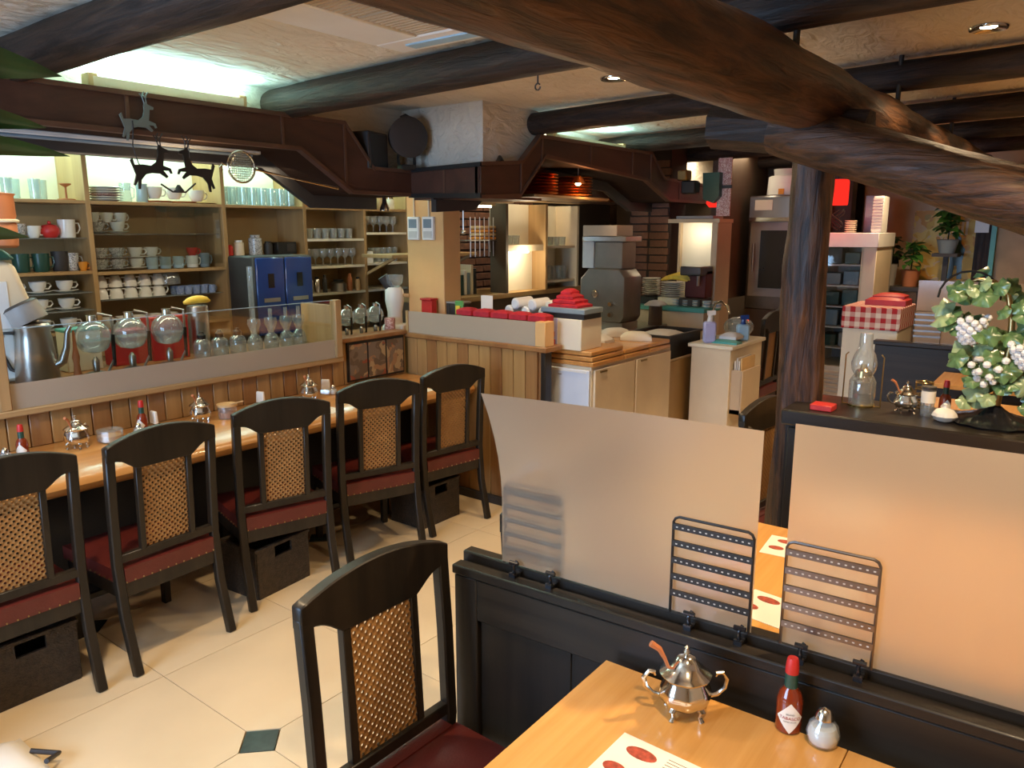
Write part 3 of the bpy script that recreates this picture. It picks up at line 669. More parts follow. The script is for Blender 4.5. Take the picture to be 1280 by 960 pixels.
basket((-2.98,1.97,0), PI/2+0.1, 'dark wicker basket under the middle bar chair')
basket((-2.97,3.03,0), PI/2, 'dark wicker basket under the bar chair at the corner')
# ================================================================== BOOTH DIVIDER, TABLES, ACRYLIC PANELS
B = math.radians(3.3)
dv = thing('booth_divider', 'black wooden booth divider behind the front table', 'divider', (-1.222,1.342,0), B)
MB().box(0,0.0,0.0,0.07,0.075,0.775).build('end_stile', 'darkwood_z', dv, 0.004)
MB().box(0.07,0.0,0.665,2.5,0.06,0.775).build('top_panel', 'darkwood_x', dv, 0.003)
MB().box(0.07,0.018,0.0,2.5,0.050,0.665).build('recessed_panel', 'darkwood_z', dv)
for k in range(9): MB().box(0.072+k*0.27,0.014,0.0,0.072+k*0.27+0.262,0.02,0.66).build('plank', 'darkwood_z', dv, 0.002)
MB().box(-0.005,-0.004,0.775,2.5,0.034,0.800).build('cap', 'darkwood_x', dv, 0.004)
MB().box(-0.005,0.034,0.775,2.5,0.048,0.792).build('groove', 'black', dv)
MB().box(-0.010,0.048,0.775,2.5,0.085,0.818).build('back_lip', 'darkwood_x', dv, 0.005)
def rack(parent_loc, w_, h, name, label, mat):
    t = thing(name, label, 'rack', parent_loc, B, 'slotted metal racks on the frosted panels')
    fr = MB(); r = 0.003; pts = [(0,0,0),(0,0,h-0.012),(0.004,0,h-0.004),(0.012,0,h),(w_-0.012,0,h),(w_-0.004,0,h-0.004),(w_,0,h-0.012),(w_,0,0)]
    fr.tube(pts, r, 6); fr.build('frame', mat, t)
    for k in range(5):
        z = h*(0.90-k*0.172)
        bar_ = MB().box(0,-0.003,z-0.0065,w_,0.003,z+0.0065).build('bar', mat, t)
        dt = MB()
        for i in range(13): dt.box(w_*(i+0.7)/13.4-0.002,-0.0036,z-0.0012,w_*(i+0.7)/13.4+0.002,-0.0030,z+0.0012)
        dt.build('slots', 'lightgrey', bar_)
    return t
def clamp_(u, parent):
    mb = MB(); mb.box(u-0.008,0.02,0.800,u+0.008,0.052,0.806); mb.box(u-0.008,0.016,0.785,u+0.008,0.022,0.812)
    mb.tube([(u,0.028,0.806),(u-0.002,0.026,0.826),(u+0.004,0.034,0.838)],0.004,8); mb.tube([(u-0.012,0.026,0.834),(u+0.012,0.026,0.834)],0.005,8)
    mb.build('clamp', 'black_gloss', parent)
for u in (0.165,0.268,0.608,0.715,0.835,0.940,1.6): clamp_(u, dv)
def frost(o):      # frosted on the back face, clear in front
    o.data.materials.append(M['acrylic_clear'])
    for p in o.data.polygons: p.material_index = 0 if p.normal.y > 0.5 else 1
    return o
def acrylic(u0, u1, z0, z1, label, flare):
    t = thing('acrylic_panel', label, 'frosted panel', dv.matrix_world @ Vector((0,0,0)), 0)
    t.location = (-1.222,1.342,0); t.rotation_euler = (0,0,B)
    v = []; f = []; nu, nv = 10, 8
    for s in (0, 1):
        for j in range(nv+1):
            for i in range(nu+1):
                a, b_ = i/nu, j/nv; fl_ = flare*(1-a)**3*max(0,b_-0.35)**2
                v.append((u0+(u1-u0)*a-fl_, 0.041+s*0.003-fl_*0.6, z0+(z1-z0)*b_))
    m = (nu+1)*(nv+1)
    for j in range(nv):
        for i in range(nu):
            a = j*(nu+1)+i; f.append((a,a+1,a+nu+2,a+nu+1)); f.append((m+a+nu+1,m+a+nu+2,m+a+1,m+a))
    ring = [i for i in range(nu+1)]+[(j+1)*(nu+1)+nu for j in range(nv)]+[nv*(nu+1)+nu-1-i for i in range(nu)]+[(nv-1-j)*(nu+1) for j in range(nv-1)]
    for k in range(len(ring)):
        p, q = ring[k], ring[(k+1)%len(ring)]; f.append((p,m+p,m+q,q))
    frost(MB().add(v, f).build('sheet', 'acrylic', t))
    return t
acrylic(0.118,0.733,0.822,1.243,'frosted acrylic panel with two racks on the booth divider', 0.10)
acrylic(0.790,1.70,0.822,1.266,'frosted acrylic panel in front of the grape lamp ledge', 0.0)
def dvp(u, v, z):
    return (-1.222+u*math.cos(B)-v*math.sin(B), 1.342+u*math.sin(B)+v*math.cos(B), z)
rack(dvp(0.122,0.0478,0.818), 0.165, 0.205, 'wire_rack', 'black slotted rack showing through behind the frosted panel', 'iron')
rack(dvp(0.562,0.035,0.822), 0.168, 0.215, 'wire_rack', 'black slotted rack in front of the frosted panel edge', 'black')
rack(dvp(0.793,0.035,0.822), 0.165, 0.215, 'wire_rack', 'grey-brown slotted rack on the panel beside the hot sauce', 'dark_steel')
def table(loc, rz, w_, d, label, z=0.70, mat='table_top'):
    t = thing('dining_table', label, 'table', loc, rz)
    pl = 3; dw = w_/pl
    for k in range(pl): MB().box(k*dw+0.0004,0,z-0.028,(k+1)*dw-0.0004,d,z).build('plank', mat, t, 0.001)
    MB().box(0.03,0.03,z-0.075,w_-0.03,d-0.03,z-0.028).build('apron', 'darkwood_x', t)
    for sx in (0.05,w_-0.10):
        for sy in (0.05,d-0.10): MB().box(sx,sy,0,sx+0.05,sy+0.05,z-0.075).build('leg', 'darkwood_z', t, 0.003)
    return t
table((-0.772+0.42*math.sin(0.02),1.340-0.62,0), 0.02, 1.5, 0.62, 'light orange wood table in front of the booth divider')
table((-0.80,1.62,0), 0.02, 1.5, 0.72, 'light orange wood table between the divider and the grape lamp ledge')
table((-0.74,3.86,0), 0.02, 1.5, 0.96, 'orange wood table just behind the grape lamp')
table((-0.80,5.26,0), 0.02, 1.5, 0.48, 'orange wood table farthest back, beside the dark divider')
# ledge partition behind middle booth
lp = thing('ledge_partition', 'dark wooden partition with a wide top ledge next to the post', 'partition', (-0.862,2.70,0), 0.03)
MB().box(0,0.02,0,2.3,0.30,0.945).build('body', 'darkwood_z', lp)
MB().box(-0.012,-0.012,0.945,2.3,0.34,1.0).build('ledge_top', 'darkwood_x', lp, 0.006)
for k in range(7): MB().box(0.01+k*0.32,0.008,0.02,0.32+k*0.32,0.022,0.935).build('panel', 'darkwood_z', lp, 0.004)
# far booth dividers
d4 = thing('booth_divider', 'black booth divider carrying the far frosted panel', 'divider', (-1.26,5.78,0), 0.02)
MB().box(0,0,0,2.4,0.06,0.84).build('body', 'darkwood_x', d4, 0.004); MB().box(-0.01,-0.015,0.84,2.4,0.075,0.87).build('cap', 'darkwood_x', d4, 0.004)
fa = thing('acrylic_panel', 'far frosted acrylic panel below the yellow poster', 'frosted panel', (-1.06,5.80,0.87), 0.02)
frost(MB().box(0.03,0.028,0,0.95,0.031,0.42).build('sheet', 'acrylic', fa, smooth=False))
rack((-1.03,5.80,0.87), 0.165, 0.215, 'wire_rack', 'slotted rack on the far frosted panel', 'dark_steel')
# ================================================================== TABLE ITEMS
def sugar_pot(label, loc, rz, sc=1.0, spoon=True, group='silver sugar pots'):
    t = thing('sugar_pot', label, 'sugar pot', loc, rz, group); t.scale = (sc,sc,sc)
    MB().lathe([(0.020,0.020),(0.038,0.024),(0.050,0.036),(0.054,0.050),(0.050,0.064),(0.043,0.078),(0.041,0.086),(0.046,0.091)], 32, lobe=8, amp=0.035).build('body', 'silver', t)
    lid = MB().lathe([(0.051,0.090),(0.053,0.094),(0.045,0.100),(0.030,0.108),(0.024,0.120),(0.017,0.130),(0.004,0.134)], 32, lobe=8, amp=0.02).build('lid', 'silver', t)
    MB().lathe([(0.004,0.132),(0.004,0.137),(0.0075,0.142),(0.004,0.147),(0.0055,0.151),(0.0001,0.156)], 12).build('finial', 'silver', lid)
    for s in (-1, 1):
        MB().tube([(s*0.050,0,0.042),(s*0.066,0,0.046),(s*0.082,0,0.062),(s*0.086,0,0.082),(s*0.076,0,0.096),(s*0.064,0,0.094),(s*0.062,0,0.087)], [0.004,0.0045,0.005,0.005,0.0045,0.0045,0.003], 8).build('handle', 'silver', t)
    for k in range(4):
        a = PI/4+k*PI/2
        MB().tube([(0.030*math.cos(a),0.030*math.sin(a),0.034),(0.044*math.cos(a),0.044*math.sin(a),0.022),(0.038*math.cos(a),0.038*math.sin(a),0.010),(0.044*math.cos(a),0.044*math.sin(a),0.0)], [0.009,0.007,0.004,0.006], 8).build('foot', 'silver', t)
    if spoon:
        MB().tube([(-0.032,0.0,0.094),(-0.044,0,0.124),(-0.056,0,0.146),(-0.074,0,0.158)], [0.0035,0.004,0.006,0.007], 8).build('spoon_handle', 'terracotta', t)
    return t
sp0 = sugar_pot('silver footed sugar pot with spoon on the front table', (-0.558,1.268,0.70), 0.62, 0.93)
def shift(pot, loc, rz, label, sc):
    return dup(pot, loc, rz, label, None, sc)
shift(sp0, (-3.36,1.36,0.722), 2.2, 'silver sugar pot on the bar behind the first chairs', 0.92)
shift(sp0, (-3.36,1.92,0.722), 2.2, 'silver sugar pot on the bar beside the cork lidded jar', 0.92)
shift(sp0, (-3.34,2.54,0.722), 2.2, 'silver sugar pot on the bar nearest the framed prints', 0.92)
shift(sp0, (-0.515,2.90,1.0), 0.5, 'silver sugar pot on the ledge beside the oil lamp', 0.72)
def text_mesh(s, size, name, mat, parent, mtx, bend=None):
    cu = bpy.data.curves.new(name, 'FONT'); cu.body = s; cu.size = size; cu.align_x = 'CENTER'; cu.align_y = 'CENTER'; cu.extrude = 0.0002
    tmp = bpy.data.objects.new('tmp_text', cu); C.objects.link(tmp); dg = bpy.context.evaluated_depsgraph_get()
    me = bpy.data.meshes.new_from_object(tmp.evaluated_get(dg)); bpy.data.objects.remove(tmp)
    for v in me.vertices:
        p = mtx @ v.co
        if bend: p = bend(p)
        v.co = p
    me.materials.clear(); me.materials.append(M[mat]); o = bpy.data.objects.new(name, me); C.objects.link(o); o.parent = parent; return o
def hot_sauce(label, loc, rz, sc=1.0, detail=True):
    t = thing('hot_sauce_bottle', label, 'bottle', loc, rz, 'hot sauce bottles'); t.scale = (sc,sc,sc)
    R_ = 0.0235
    MB().lathe([(0.020,0),(R_,0.004),(R_,0.062),(0.019,0.078),(0.0115,0.088),(0.0105,0.115)], 24).build('bottle', 'sauce', t)
    MB().lathe([(0.0118,0.088),(0.0118,0.118)], 16).build('neck_wrap', 'dark_green', t)
    MB().lathe([(0.0122,0.116),(0.0122,0.128),(0.0105,0.142),(0.009,0.146)], 16).build('cap', 'red', t)
    v = []; n = 10; f = []      # diamond paper label wrapped on the bottle
    for i in range(n+1):
        u = -1+2*i/n; hh = 0.030*(1-abs(u))+0.0008
        th = u*1.05-PI/2
        for dz in (-hh, hh): v.append(((R_+0.0006)*math.cos(th), (R_+0.0006)*math.sin(th), 0.035+dz))
    for i in range(n): f.append((2*i,2*i+2,2*i+3,2*i+1))
    lb = MB().add(v, f).build('label', 'paper', t)
    if detail:
        def bend(p): th = p.x/R_-PI/2; return Vector(((R_+0.001)*math.cos(th), (R_+0.001)*math.sin(th), p.z))
        rot = Matrix.Rotation(PI/2, 4, 'X')
        text_mesh('TABASCO', 0.0085, 'label_text', 'red', lb, Matrix.Translation((0,0,0.035)) @ rot, bend)
        text_mesh('BRAND', 0.0045, 'label_text', 'ink', lb, Matrix.Translation((0,0,0.043)) @ rot, bend)
        text_mesh('PEPPER SAUCE', 0.0035, 'label_text', 'ink', lb, Matrix.Translation((0,0,0.028)) @ rot, bend)
    return t
hot_sauce('red capped hot sauce bottle with diamond label on the front table', (-0.383,1.345,0.70), 0.40)
hot_sauce('small hot sauce bottle on the bar behind the first chair', (-3.38,1.16,0.722), 0.9, 0.95, False)
hot_sauce('hot sauce bottle with white label on the bar beside the paper packet', (-3.40,1.66,0.722), 0.5, 1.0, False)
hot_sauce('hot sauce bottle on the ledge between shaker and shell', (-0.405,2.96,1.0), 0.5, 0.8, False)
def salt(label, loc, sc=1.0):
    t = thing('salt_shaker', label, 'shaker', loc, 0.3, 'round glass salt shakers'); t.scale = (sc,sc,sc)
    MB().lathe([(0.016,0),(0.024,0.006),(0.028,0.022),(0.024,0.038),(0.014,0.048),(0.013,0.052)], 24).build('glass_body', 'glassware', t)
    MB().lathe([(0.014,0.002),(0.022,0.007),(0.026,0.021),(0.020,0.036),(0.0001,0.037)], 20).build('salt', 'white', t)
    MB().lathe([(0.0135,0.049),(0.016,0.051),(0.014,0.060),(0.009,0.068),(0.0001,0.071)], 16).build('cap', 'silver', t)
    return t
salt('round glass salt shaker with silver cap on the front table', (-0.318,1.338,0.70), 1.05)
salt('glass salt shaker on the bar next to the small sauce bottle', (-3.36,1.09,0.722), 0.9)
salt('glass salt shaker on the bar next to the sauce and paper packet', (-3.36,1.62,0.722), 0.8)
salt('glass salt shaker on the bar close to the framed prints', (-3.36,2.72,0.722), 0.8)
def menu(label, loc, rz, w_=0.21, d=0.15):
    t = thing('menu', label, 'menu', loc, rz, 'paper menus on the tables')
    MB().box(0,0,0,w_,d,0.0012).build('sheet', 'paper', t, smooth=False)
    for (cx, cy, a, b_) in ((0.055,d-0.035,0.030,0.015),(0.13,d-0.055,0.024,0.014),(0.035,d-0.095,0.022,0.014),(0.165,d-0.105,0.026,0.014)):
        MB().lathe([(0.0001,0.0020),(1.0,0.0020),(1.0,0.0012)], 20, (cx,cy,0), sx=a, sy=b_).build('food_picture', 'food', t)
    ln = MB()
    for k in range(6): ln.box(0.10,d-0.018-k*0.008,0.0012,0.17-0.012*(k%3),d-0.0165-k*0.008,0.0015)
    ln.build('text_lines', 'ink', t)
    return t
mn = menu('paper menu with steak pictures on the front table', (-0.622,1.145-0.15,0.70), -0.02, 0.25, 0.15)
dup(mn, (-0.72,2.11,0.70), 0.1, 'paper menu at the back of the middle table')
dup(mn, (-0.66,1.72,0.70), -0.12, 'paper menu with steak pictures on the middle table by the divider')
dup(mn, (-0.60,3.95,0.70), 0.0, 'paper menu on the table behind the grape lamp')
dup(mn, (-3.26,2.36,0.722), 0.0, 'paper menu on the bar before the middle chairs')
dup(mn, (-3.24,3.0,0.722), 0.05, 'paper menu on the bar by the framed prints')
# oil lamp on the ledge
ol = thing('oil_lamp', 'brass oil lamp with glass chimney on the ledge by the post', 'oil lamp', (-0.665,2.92,1.0))
MB().lathe([(0.045,0),(0.046,0.006),(0.030,0.010),(0.030,0.085),(0.034,0.090),(0.024,0.098)], 24).build('font', 'gold', ol)
MB().lathe([(0.024,0.098),(0.030,0.106),(0.026,0.128),(0.014,0.136),(0.010,0.150)], 20).build('burner', 'gold', ol)
MB().lathe([(0.026,0.105),(0.040,0.130),(0.044,0.155),(0.036,0.185),(0.023,0.210),(0.021,0.262)], 24).build('chimney', 'glassware', ol)
MB().lathe([(0.042,0.006),(0.045,0.04),(0.045,0.09),(0.034,0.11)], 20).build('glass_base', 'glassware', ol)
ws = thing('wire_stand', 'thin brass wire stand holding the oil lamp', 'stand', (-0.665,2.92,1.0))
for s in (-1,1): MB().tube([(s*0.064,0,0),(s*0.064,0,0.18),(s*0.055,0,0.19)], 0.0025, 6).build('wire', 'brass', ws)
MB().tube([(-0.064,0,0.002),(0.064,0,0.002)], 0.003, 6).build('wire_foot', 'brass', ws)
pk = thing('toothpick_holder', 'clear toothpick jar with white label on the ledge', 'jar', (-0.448,2.90,1.0))
MB().lathe([(0.021,0),(0.022,0.09)], 20).build('jar', 'glassware', pk); MB().lathe([(0.0225,0.045),(0.0225,0.085)], 20).build('label', 'paper', pk); MB().lathe([(0.023,0.09),(0.023,0.10),(0.0001,0.102)], 20).build('lid', 'charcoal', pk)
tm = thing('wire_condiment_stand', 'small dark wire condiment stand on the ledge behind the sugar pot', 'stand', (-0.475,2.97,1.0))
for k in range(5): MB().tube([(0.026*math.cos(a*PI/6),0.026*math.sin(a*PI/6),0.012+k*0.022) for a in range(13)], 0.003, 6, False).build('ring', 'brass', tm)
for k in range(4): MB().tube([(0.026*math.cos(k*PI/2),0.026*math.sin(k*PI/2),0),(0.026*math.cos(k*PI/2),0.026*math.sin(k*PI/2),0.105)], 0.003, 6).build('wire', 'brass', tm)
sl = thing('shell_dish', 'white shell shaped dish with lid on the ledge', 'dish', (-0.385,2.835,1.0))
MB().lathe([(0.014,0),(0.030,0.006),(0.038,0.020),(0.034,0.030)], 24, lobe=9, amp=0.04).build('dish', 'porcelain', sl)
MB().lathe([(0.034,0.030),(0.026,0.040),(0.008,0.046),(0.006,0.052),(0.008,0.058),(0.0001,0.062)], 24, lobe=9, amp=0.04).build('lid', 'porcelain', sl)
rp_ = tag(MB().box(-0.79,2.735,1.0,-0.715,2.80,1.022).build('red_packet', 'red', bevel=0.003), 'red packet lying on the ledge at the post', 'packet')
# grape vine lamp
vl = thing('grape_lamp', 'table lamp shaped like a vine with glass leaves and grape clusters', 'lamp', (-0.255,2.905,1.0))
MB().lathe([(0.125,0),(0.130,0.008),(0.100,0.022),(0.055,0.032),(0.030,0.050),(0.016,0.062)], 28, lobe=11, amp=0.05).build('base', 'black_gloss', vl)
MB().tube([(0,0,0.04),(0.008,0,0.13),(0.022,0,0.25),(0.018,0,0.34),(0.0,0,0.42),(-0.04,0.0,0.46),(-0.09,0,0.465),(-0.13,0,0.44)], [0.016,0.013,0.011,0.010,0.008,0.006,0.005,0.004], 10).build('stem', 'brass', vl)
MB().tube([(0.018,0,0.34),(0.05,0,0.42),(0.11,-0.01,0.40),(0.14,-0.01,0.36)], [0.008,0.006,0.005,0.004], 8).build('branch', 'brass', vl)
MB().tube([(-0.11+0.09*math.cos(a),0.02,0.40+0.09*math.sin(a)) for a in [k*PI/10 for k in range(11)]], 0.004, 6).build('tendril', 'iron', vl)
def cluster(cx, cy, cz, n, seed):
    random.seed(seed); mb = MB()
    for i in range(n):
        u = i/n; z = -0.085*u; rr = 0.046*(1-u)**0.55+0.004; a = i*2.4
        mb.sphere((cx+rr*math.cos(a), cy+rr*math.sin(a), cz+z), 0.0125, 8)
    mb.build('grape_cluster', 'pearl', vl)
cluster(-0.095,-0.02,0.345,52,1); cluster(0.075,-0.03,0.275,48,2); cluster(-0.03,-0.045,0.215,16,4)
def vine_leaf_mesh():
    mb = MB(); n = 20; v = [(0,0,0.006)]; f = []
    for k in range(n):
        th = 2*PI*k/n; r = 0.030*(1+0.10*math.cos(5*th))*(1+0.05*math.cos(15*th))
        v.append((r*0.5*math.cos(th), r*0.5*math.sin(th), 0.004)); v.append((r*math.cos(th), r*math.sin(th), -0.006+0.004*math.cos(5*th)))
    for k in range(n):
        a, b_ = 1+2*k, 1+2*((k+1)%n); f.append((0,a,b_)); f.append((a,a+1,b_+1,b_))
    return mb.add(v, f)
random.seed(7)
lfs = [vine_leaf_mesh().build('leaf', m, vl) for m in ('vine_leaf','vine_leaf_pale')]
cent = [(-0.12,0.42,0.05),(-0.03,0.43,0.06),(-0.145,0.33,0.03),(-0.03,0.26,0.045),(-0.07,0.225,0.04),(-0.035,0.15,0.04),(0.045,0.36,0.06),(0.10,0.42,0.06),(0.06,0.12,0.04),(0.02,0.17,0.05),(0.14,0.34,0.05),(-0.055,0.105,0.03),(0.09,0.20,0.05)]
k = 0
for ci, (cx, cz, s) in enumerate(cent):
    for i in range(8):
        p = (cx+random.gauss(0,s*0.7), random.uniform(-0.055,0.055)-0.01, cz+random.gauss(0,s*0.6))
        rot = (random.uniform(0.5,1.5), random.uniform(-0.5,0.5), random.uniform(-0.8,0.8)); sc = random.uniform(0.75,1.25)
        src = lfs[random.random() < 0.3]
        if k < 2: o = lfs[k]; o.location = p; o.rotation_euler = rot; o.scale = (sc,)*3
        else: inst(src, vl, p, rot, (sc,)*3)
        k += 1
for (x, z) in ((-0.05,0.205),(0.005,0.175),(-0.10,0.20)): MB().lathe([(0.004,0),(0.014,0.006),(0.016,0.014),(0.006,0.018)], 12, (x,-0.05,z), lobe=5, amp=0.2).build('flower', 'porcelain', vl)
# ================================================================== THINGS ON AND BEHIND THE BAR
cj = thing('cork_jar', 'glass jar with a wooden lid and spoon on the bar', 'jar', (-3.34,2.05,0.722))
MB().lathe([(0.040,0),(0.044,0.006),(0.044,0.060)], 24).build('jar', 'glassware', cj); MB().lathe([(0.036,0.004),(0.039,0.030),(0.0001,0.034)], 20).build('contents', 'terracotta', cj)
MB().lathe([(0.049,0.060),(0.049,0.070),(0.0001,0.072)], 24).build('lid', 'cardboard', cj); MB().bars([(0.03,0,0.073),(0.05,0.06,0.080)], 0.004, 0.008).build('spoon', 'cardboard', cj)
gj = thing('glass_sugar_dish', 'cut glass dish standing on the bar beside a sugar pot', 'dish', (-3.35,1.49,0.722))
MB().lathe([(0.032,0),(0.050,0.01),(0.052,0.055),(0.050,0.056)], 24, lobe=12, amp=0.03).build('dish', 'glassware', gj); MB().lathe([(0.036,0.003),(0.046,0.03),(0.0001,0.04)], 16).build('sugar', 'cardboard', gj)
for i, (x, y, l) in enumerate(((-3.41,1.72,'white paper packet standing on the bar beside a hot sauce bottle'),(-3.40,2.28,'folded paper napkins standing on the bar by the middle chairs'),(-3.40,2.70,'paper napkin stand on the bar close to the framed prints'),(-3.38,1.05,'white topped pepper jar on the bar next to a glass salt shaker'))):
    t = thing('napkin_packet', l, 'napkin holder', (x,y,0.722), 0.3*i)
    if i < 3: MB().tbox(0,0,0,0.05,0.02,0.045,0.012,0.085).build('paper', 'paper', t, 0.003); MB().cbox(0,0,0,0.058,0.03,0.03).build('holder', 'silver', t, 0.003)
    else: MB().lathe([(0.020,0),(0.020,0.055)], 16).build('jar', 'coffee', t); MB().lathe([(0.021,0.055),(0.021,0.085),(0.0001,0.087)], 16).build('lid', 'white', t)
# siphons and flasks behind the guard (shelf at 0.965)
SZ = 0.965
def siphon(label, loc, rz, group, handle='darkwood_z'):
    t = thing('coffee_siphon', label, 'siphon', loc, rz, group)
    MB().lathe([(0.042,0),(0.044,0.005),(0.030,0.012),(0.008,0.016)], 20).build('base', 'dark_steel', t)
    MB().tube([(0,-0.040,0.008),(0,-0.066,0.06),(0,-0.066,0.22),(0,-0.02,0.232)], 0.005, 8).build('stand_rod', 'steel', t)
    MB().tube([(0,-0.064,0.03),(0,-0.066,0.15)], [0.006,0.008], 10).build('handle', handle, t)
    MB().sphere((0,0,0.145), 0.062, 24).build('globe', 'glassware', t)
    MB().lathe([(0.040,0.093),(0.052,0.105),(0.060,0.135),(0.0001,0.136)], 20).build('water', 'bluish', t)
    MB().lathe([(0.018,0.200),(0.017,0.225),(0.020,0.228)], 16).build('neck_collar', 'silver', t)
    MB().lathe([(0.012,0.016),(0.014,0.055),(0.004,0.07)], 12).build('burner', 'steel', t)
    return t
s0 = siphon('round glass siphon globe behind the guard beside the metal pitcher', (-3.66,1.60,SZ), PI-0.3, 'siphons behind the glass guard'); s0.scale = (1.22,)*3
dup(s0, (-3.66,1.77,SZ), PI-0.3, 'round glass siphon globe in the middle, in front of the red boxes'); dup(s0, (-3.66,1.955,SZ), PI-0.3, 'round glass siphon globe next to the small flasks')
for k in range(4): dup(s0, (-3.72,3.02+k*0.118,SZ), 1.4, 'glass coffee siphon ' + ['next to the end of the glass guard','second from the end of the glass guard','second from the white grinder','nearest to the white grinder'][k], 'siphons beside the grinder', 0.88)
def flask(label, loc, kind):
    t = thing('glass_flask', label, 'flask', loc, 0.4, 'glass flasks behind the guard')
    if kind == 0:
        MB().lathe([(0.038,0),(0.042,0.006),(0.042,0.085),(0.036,0.100),(0.020,0.112),(0.018,0.122)], 20).build('flask', 'glassware', t)
        MB().lathe([(0.021,0.112),(0.022,0.132),(0.012,0.140),(0.010,0.150)], 14).build('stopper', 'black', t)
    else:
        MB().lathe([(0.032,0),(0.040,0.03),(0.042,0.06),(0.030,0.09),(0.014,0.105),(0.024,0.13),(0.036,0.16),(0.032,0.185)], 20).build('flask', 'glassware', t)
        MB().tube([(0,0,0.10),(0,0,0.235)], 0.010, 10).build('glass_tube', 'bluish', t)
    return t
f0 = flask('clear glass flask with black stopper behind the guard', (-3.64,2.12,SZ), 0); f1 = flask('clear waisted glass brewer with tall tube behind the guard', (-3.64,2.43,SZ), 1)
for y in (2.22,2.325): dup(f0, (-3.64,y,SZ), 0.4)
for y in (2.535,2.635,2.72): dup(f1, (-3.64,y,SZ), 0.4)
for k, (y, z) in enumerate(((2.20,1.10),(2.36,1.12),(2.50,1.13),(2.66,1.14))): pass
jg = thing('metal_pitcher', 'tall stainless coffee pitcher with black lid behind the guard', 'pitcher', (-3.68,1.36,SZ), 0.9)
MB().lathe([(0.085,0),(0.088,0.008),(0.072,0.19),(0.066,0.225),(0.070,0.235),(0.070,0.255),(0.064,0.262)], 28).build('body', 'steel', jg)
MB().tube([(0.07,0,0.07),(0.105,0,0.09),(0.125,0,0.15),(0.135,0,0.22),(0.15,0,0.245)], [0.020,0.018,0.014,0.011,0.009], 12).build('spout', 'steel', jg)
MB().tube([(-0.07,0,0.22),(-0.12,0,0.22),(-0.135,0,0.15),(-0.10,0,0.06),(-0.075,0,0.05)], 0.008, 10).build('handle', 'black', jg)
ldd = MB().tube([(0.0,0,0.265),(-0.035,0,0.335)], [0.072,0.070], 24).build('lid', 'grey', jg); MB().tube([(-0.035,0,0.335),(-0.040,0,0.345)], [0.073,0.06], 24).build('lid_rim', 'charcoal', ldd)
cm = thing('rice_cooker', 'large cream rounded dispenser with dark green lid at the bar end', 'dispenser', (-3.88,1.19,SZ))
MB().prism([(0.27,0.0),(0.27,0.16),(0.24,0.26),(0.17,0.50),(0.14,0.53),(-0.30,0.53),(-0.30,0)], YZ, -0.12, 0.12).build('body', 'cream', cm, 0.03, seg=3)
MB().prism([(0.17,0.53),(0.12,0.58),(-0.30,0.58),(-0.30,0.53)], YZ, -0.125, 0.125).build('lid', 'dark_green', cm, 0.01)
MB().box(0.12,-0.25,0.02,0.125,0.12,0.44).build('front_panel', 'white', cm, 0.004)
for i, (y, w_, h, l) in enumerate(((1.62,0.16,0.20,'green and white box behind the siphon globes'),(1.84,0.17,0.17,'red box behind the middle siphon globe'),(2.05,0.20,0.22,'red box behind the siphon globe nearest the flasks'))):
    t = thing('carton_box', l, 'box', (-3.86,y,SZ)); MB().cbox(0,0,0,0.10,w_,h).build('carton', ['cream_light','crimson','crimson'][i], t, 0.004); MB().cbox(0,0,h-0.012,0.104,w_+0.004,0.014).build('lid', ['teal','crimson','red'][i], t, 0.002)
cn = thing('striped_can', 'silver canister with a yellow banana on top behind the flasks', 'canister', (-3.90,2.26,SZ)); MB().lathe([(0.055,0),(0.056,0.01),(0.056,0.25),(0.052,0.256)], 24, lobe=14, amp=0.02).build('can', 'steel', cn)
bn = tag(MB().tube([(-3.90+0.01*math.sin(a),2.26-0.075+0.15*a/3,SZ+0.275+0.016*math.sin(a)) for a in (0,.5,1,1.5,2,2.5,3)], [0.008,0.018,0.021,0.022,0.021,0.018,0.007], 10).build('banana', 'yellow'), 'yellow banana lying on the silver canister', 'fruit')
bt = tag(MB().lathe([(0.013,0),(0.017,0.02),(0.012,0.07),(0.016,0.10),(0.009,0.14),(0.006,0.20),(0.004,0.22)], 14).build('wooden_mill', 'terracotta', loc=(-3.62,1.50,SZ)), 'slim brown turned wooden mill beside the pitcher', 'mill')
gd = thing('coffee_grinder', 'white coffee grinder with grey hopper at the bar corner', 'grinder', (-3.72,3.55,SZ), 0.5)
MB().tbox(0,0,0,0.15,0.14,0.14,0.12,0.05).build('base', 'white', gd, 0.01); MB().lathe([(0.050,0.05),(0.048,0.13),(0.062,0.20),(0.060,0.27),(0.045,0.29)], 20).build('body', 'white', gd)
MB().lathe([(0.030,0.29),(0.055,0.32),(0.060,0.37)], 20).build('hopper', 'bluish', gd); MB().tube([(-0.02,0,0.27),(-0.07,-0.02,0.36)], [0.028,0.034], 14).build('chute', 'charcoal', gd)
MB().tube([(0.05,0,0.24),(0.09,0.02,0.235)], 0.012, 10).build('knob', 'cardboard', gd)
lf = tag(MB().lathe([(0.030,0),(0.034,0.005),(0.034,0.10),(0.030,0.105)], 16).build('pink_cup', 'pinkprint', loc=(-3.645,3.43,SZ)), 'pink printed paper cup beside the white grinder', 'cup')
bd = thing('blue_dispenser', 'dark blue twin coffee machine under the shelves', 'machine', (-4.40,3.09,0.90))
MB().box(-0.14,-0.225,0,0.14,0.225,0.56).build('body', 'charcoal', bd, 0.01)
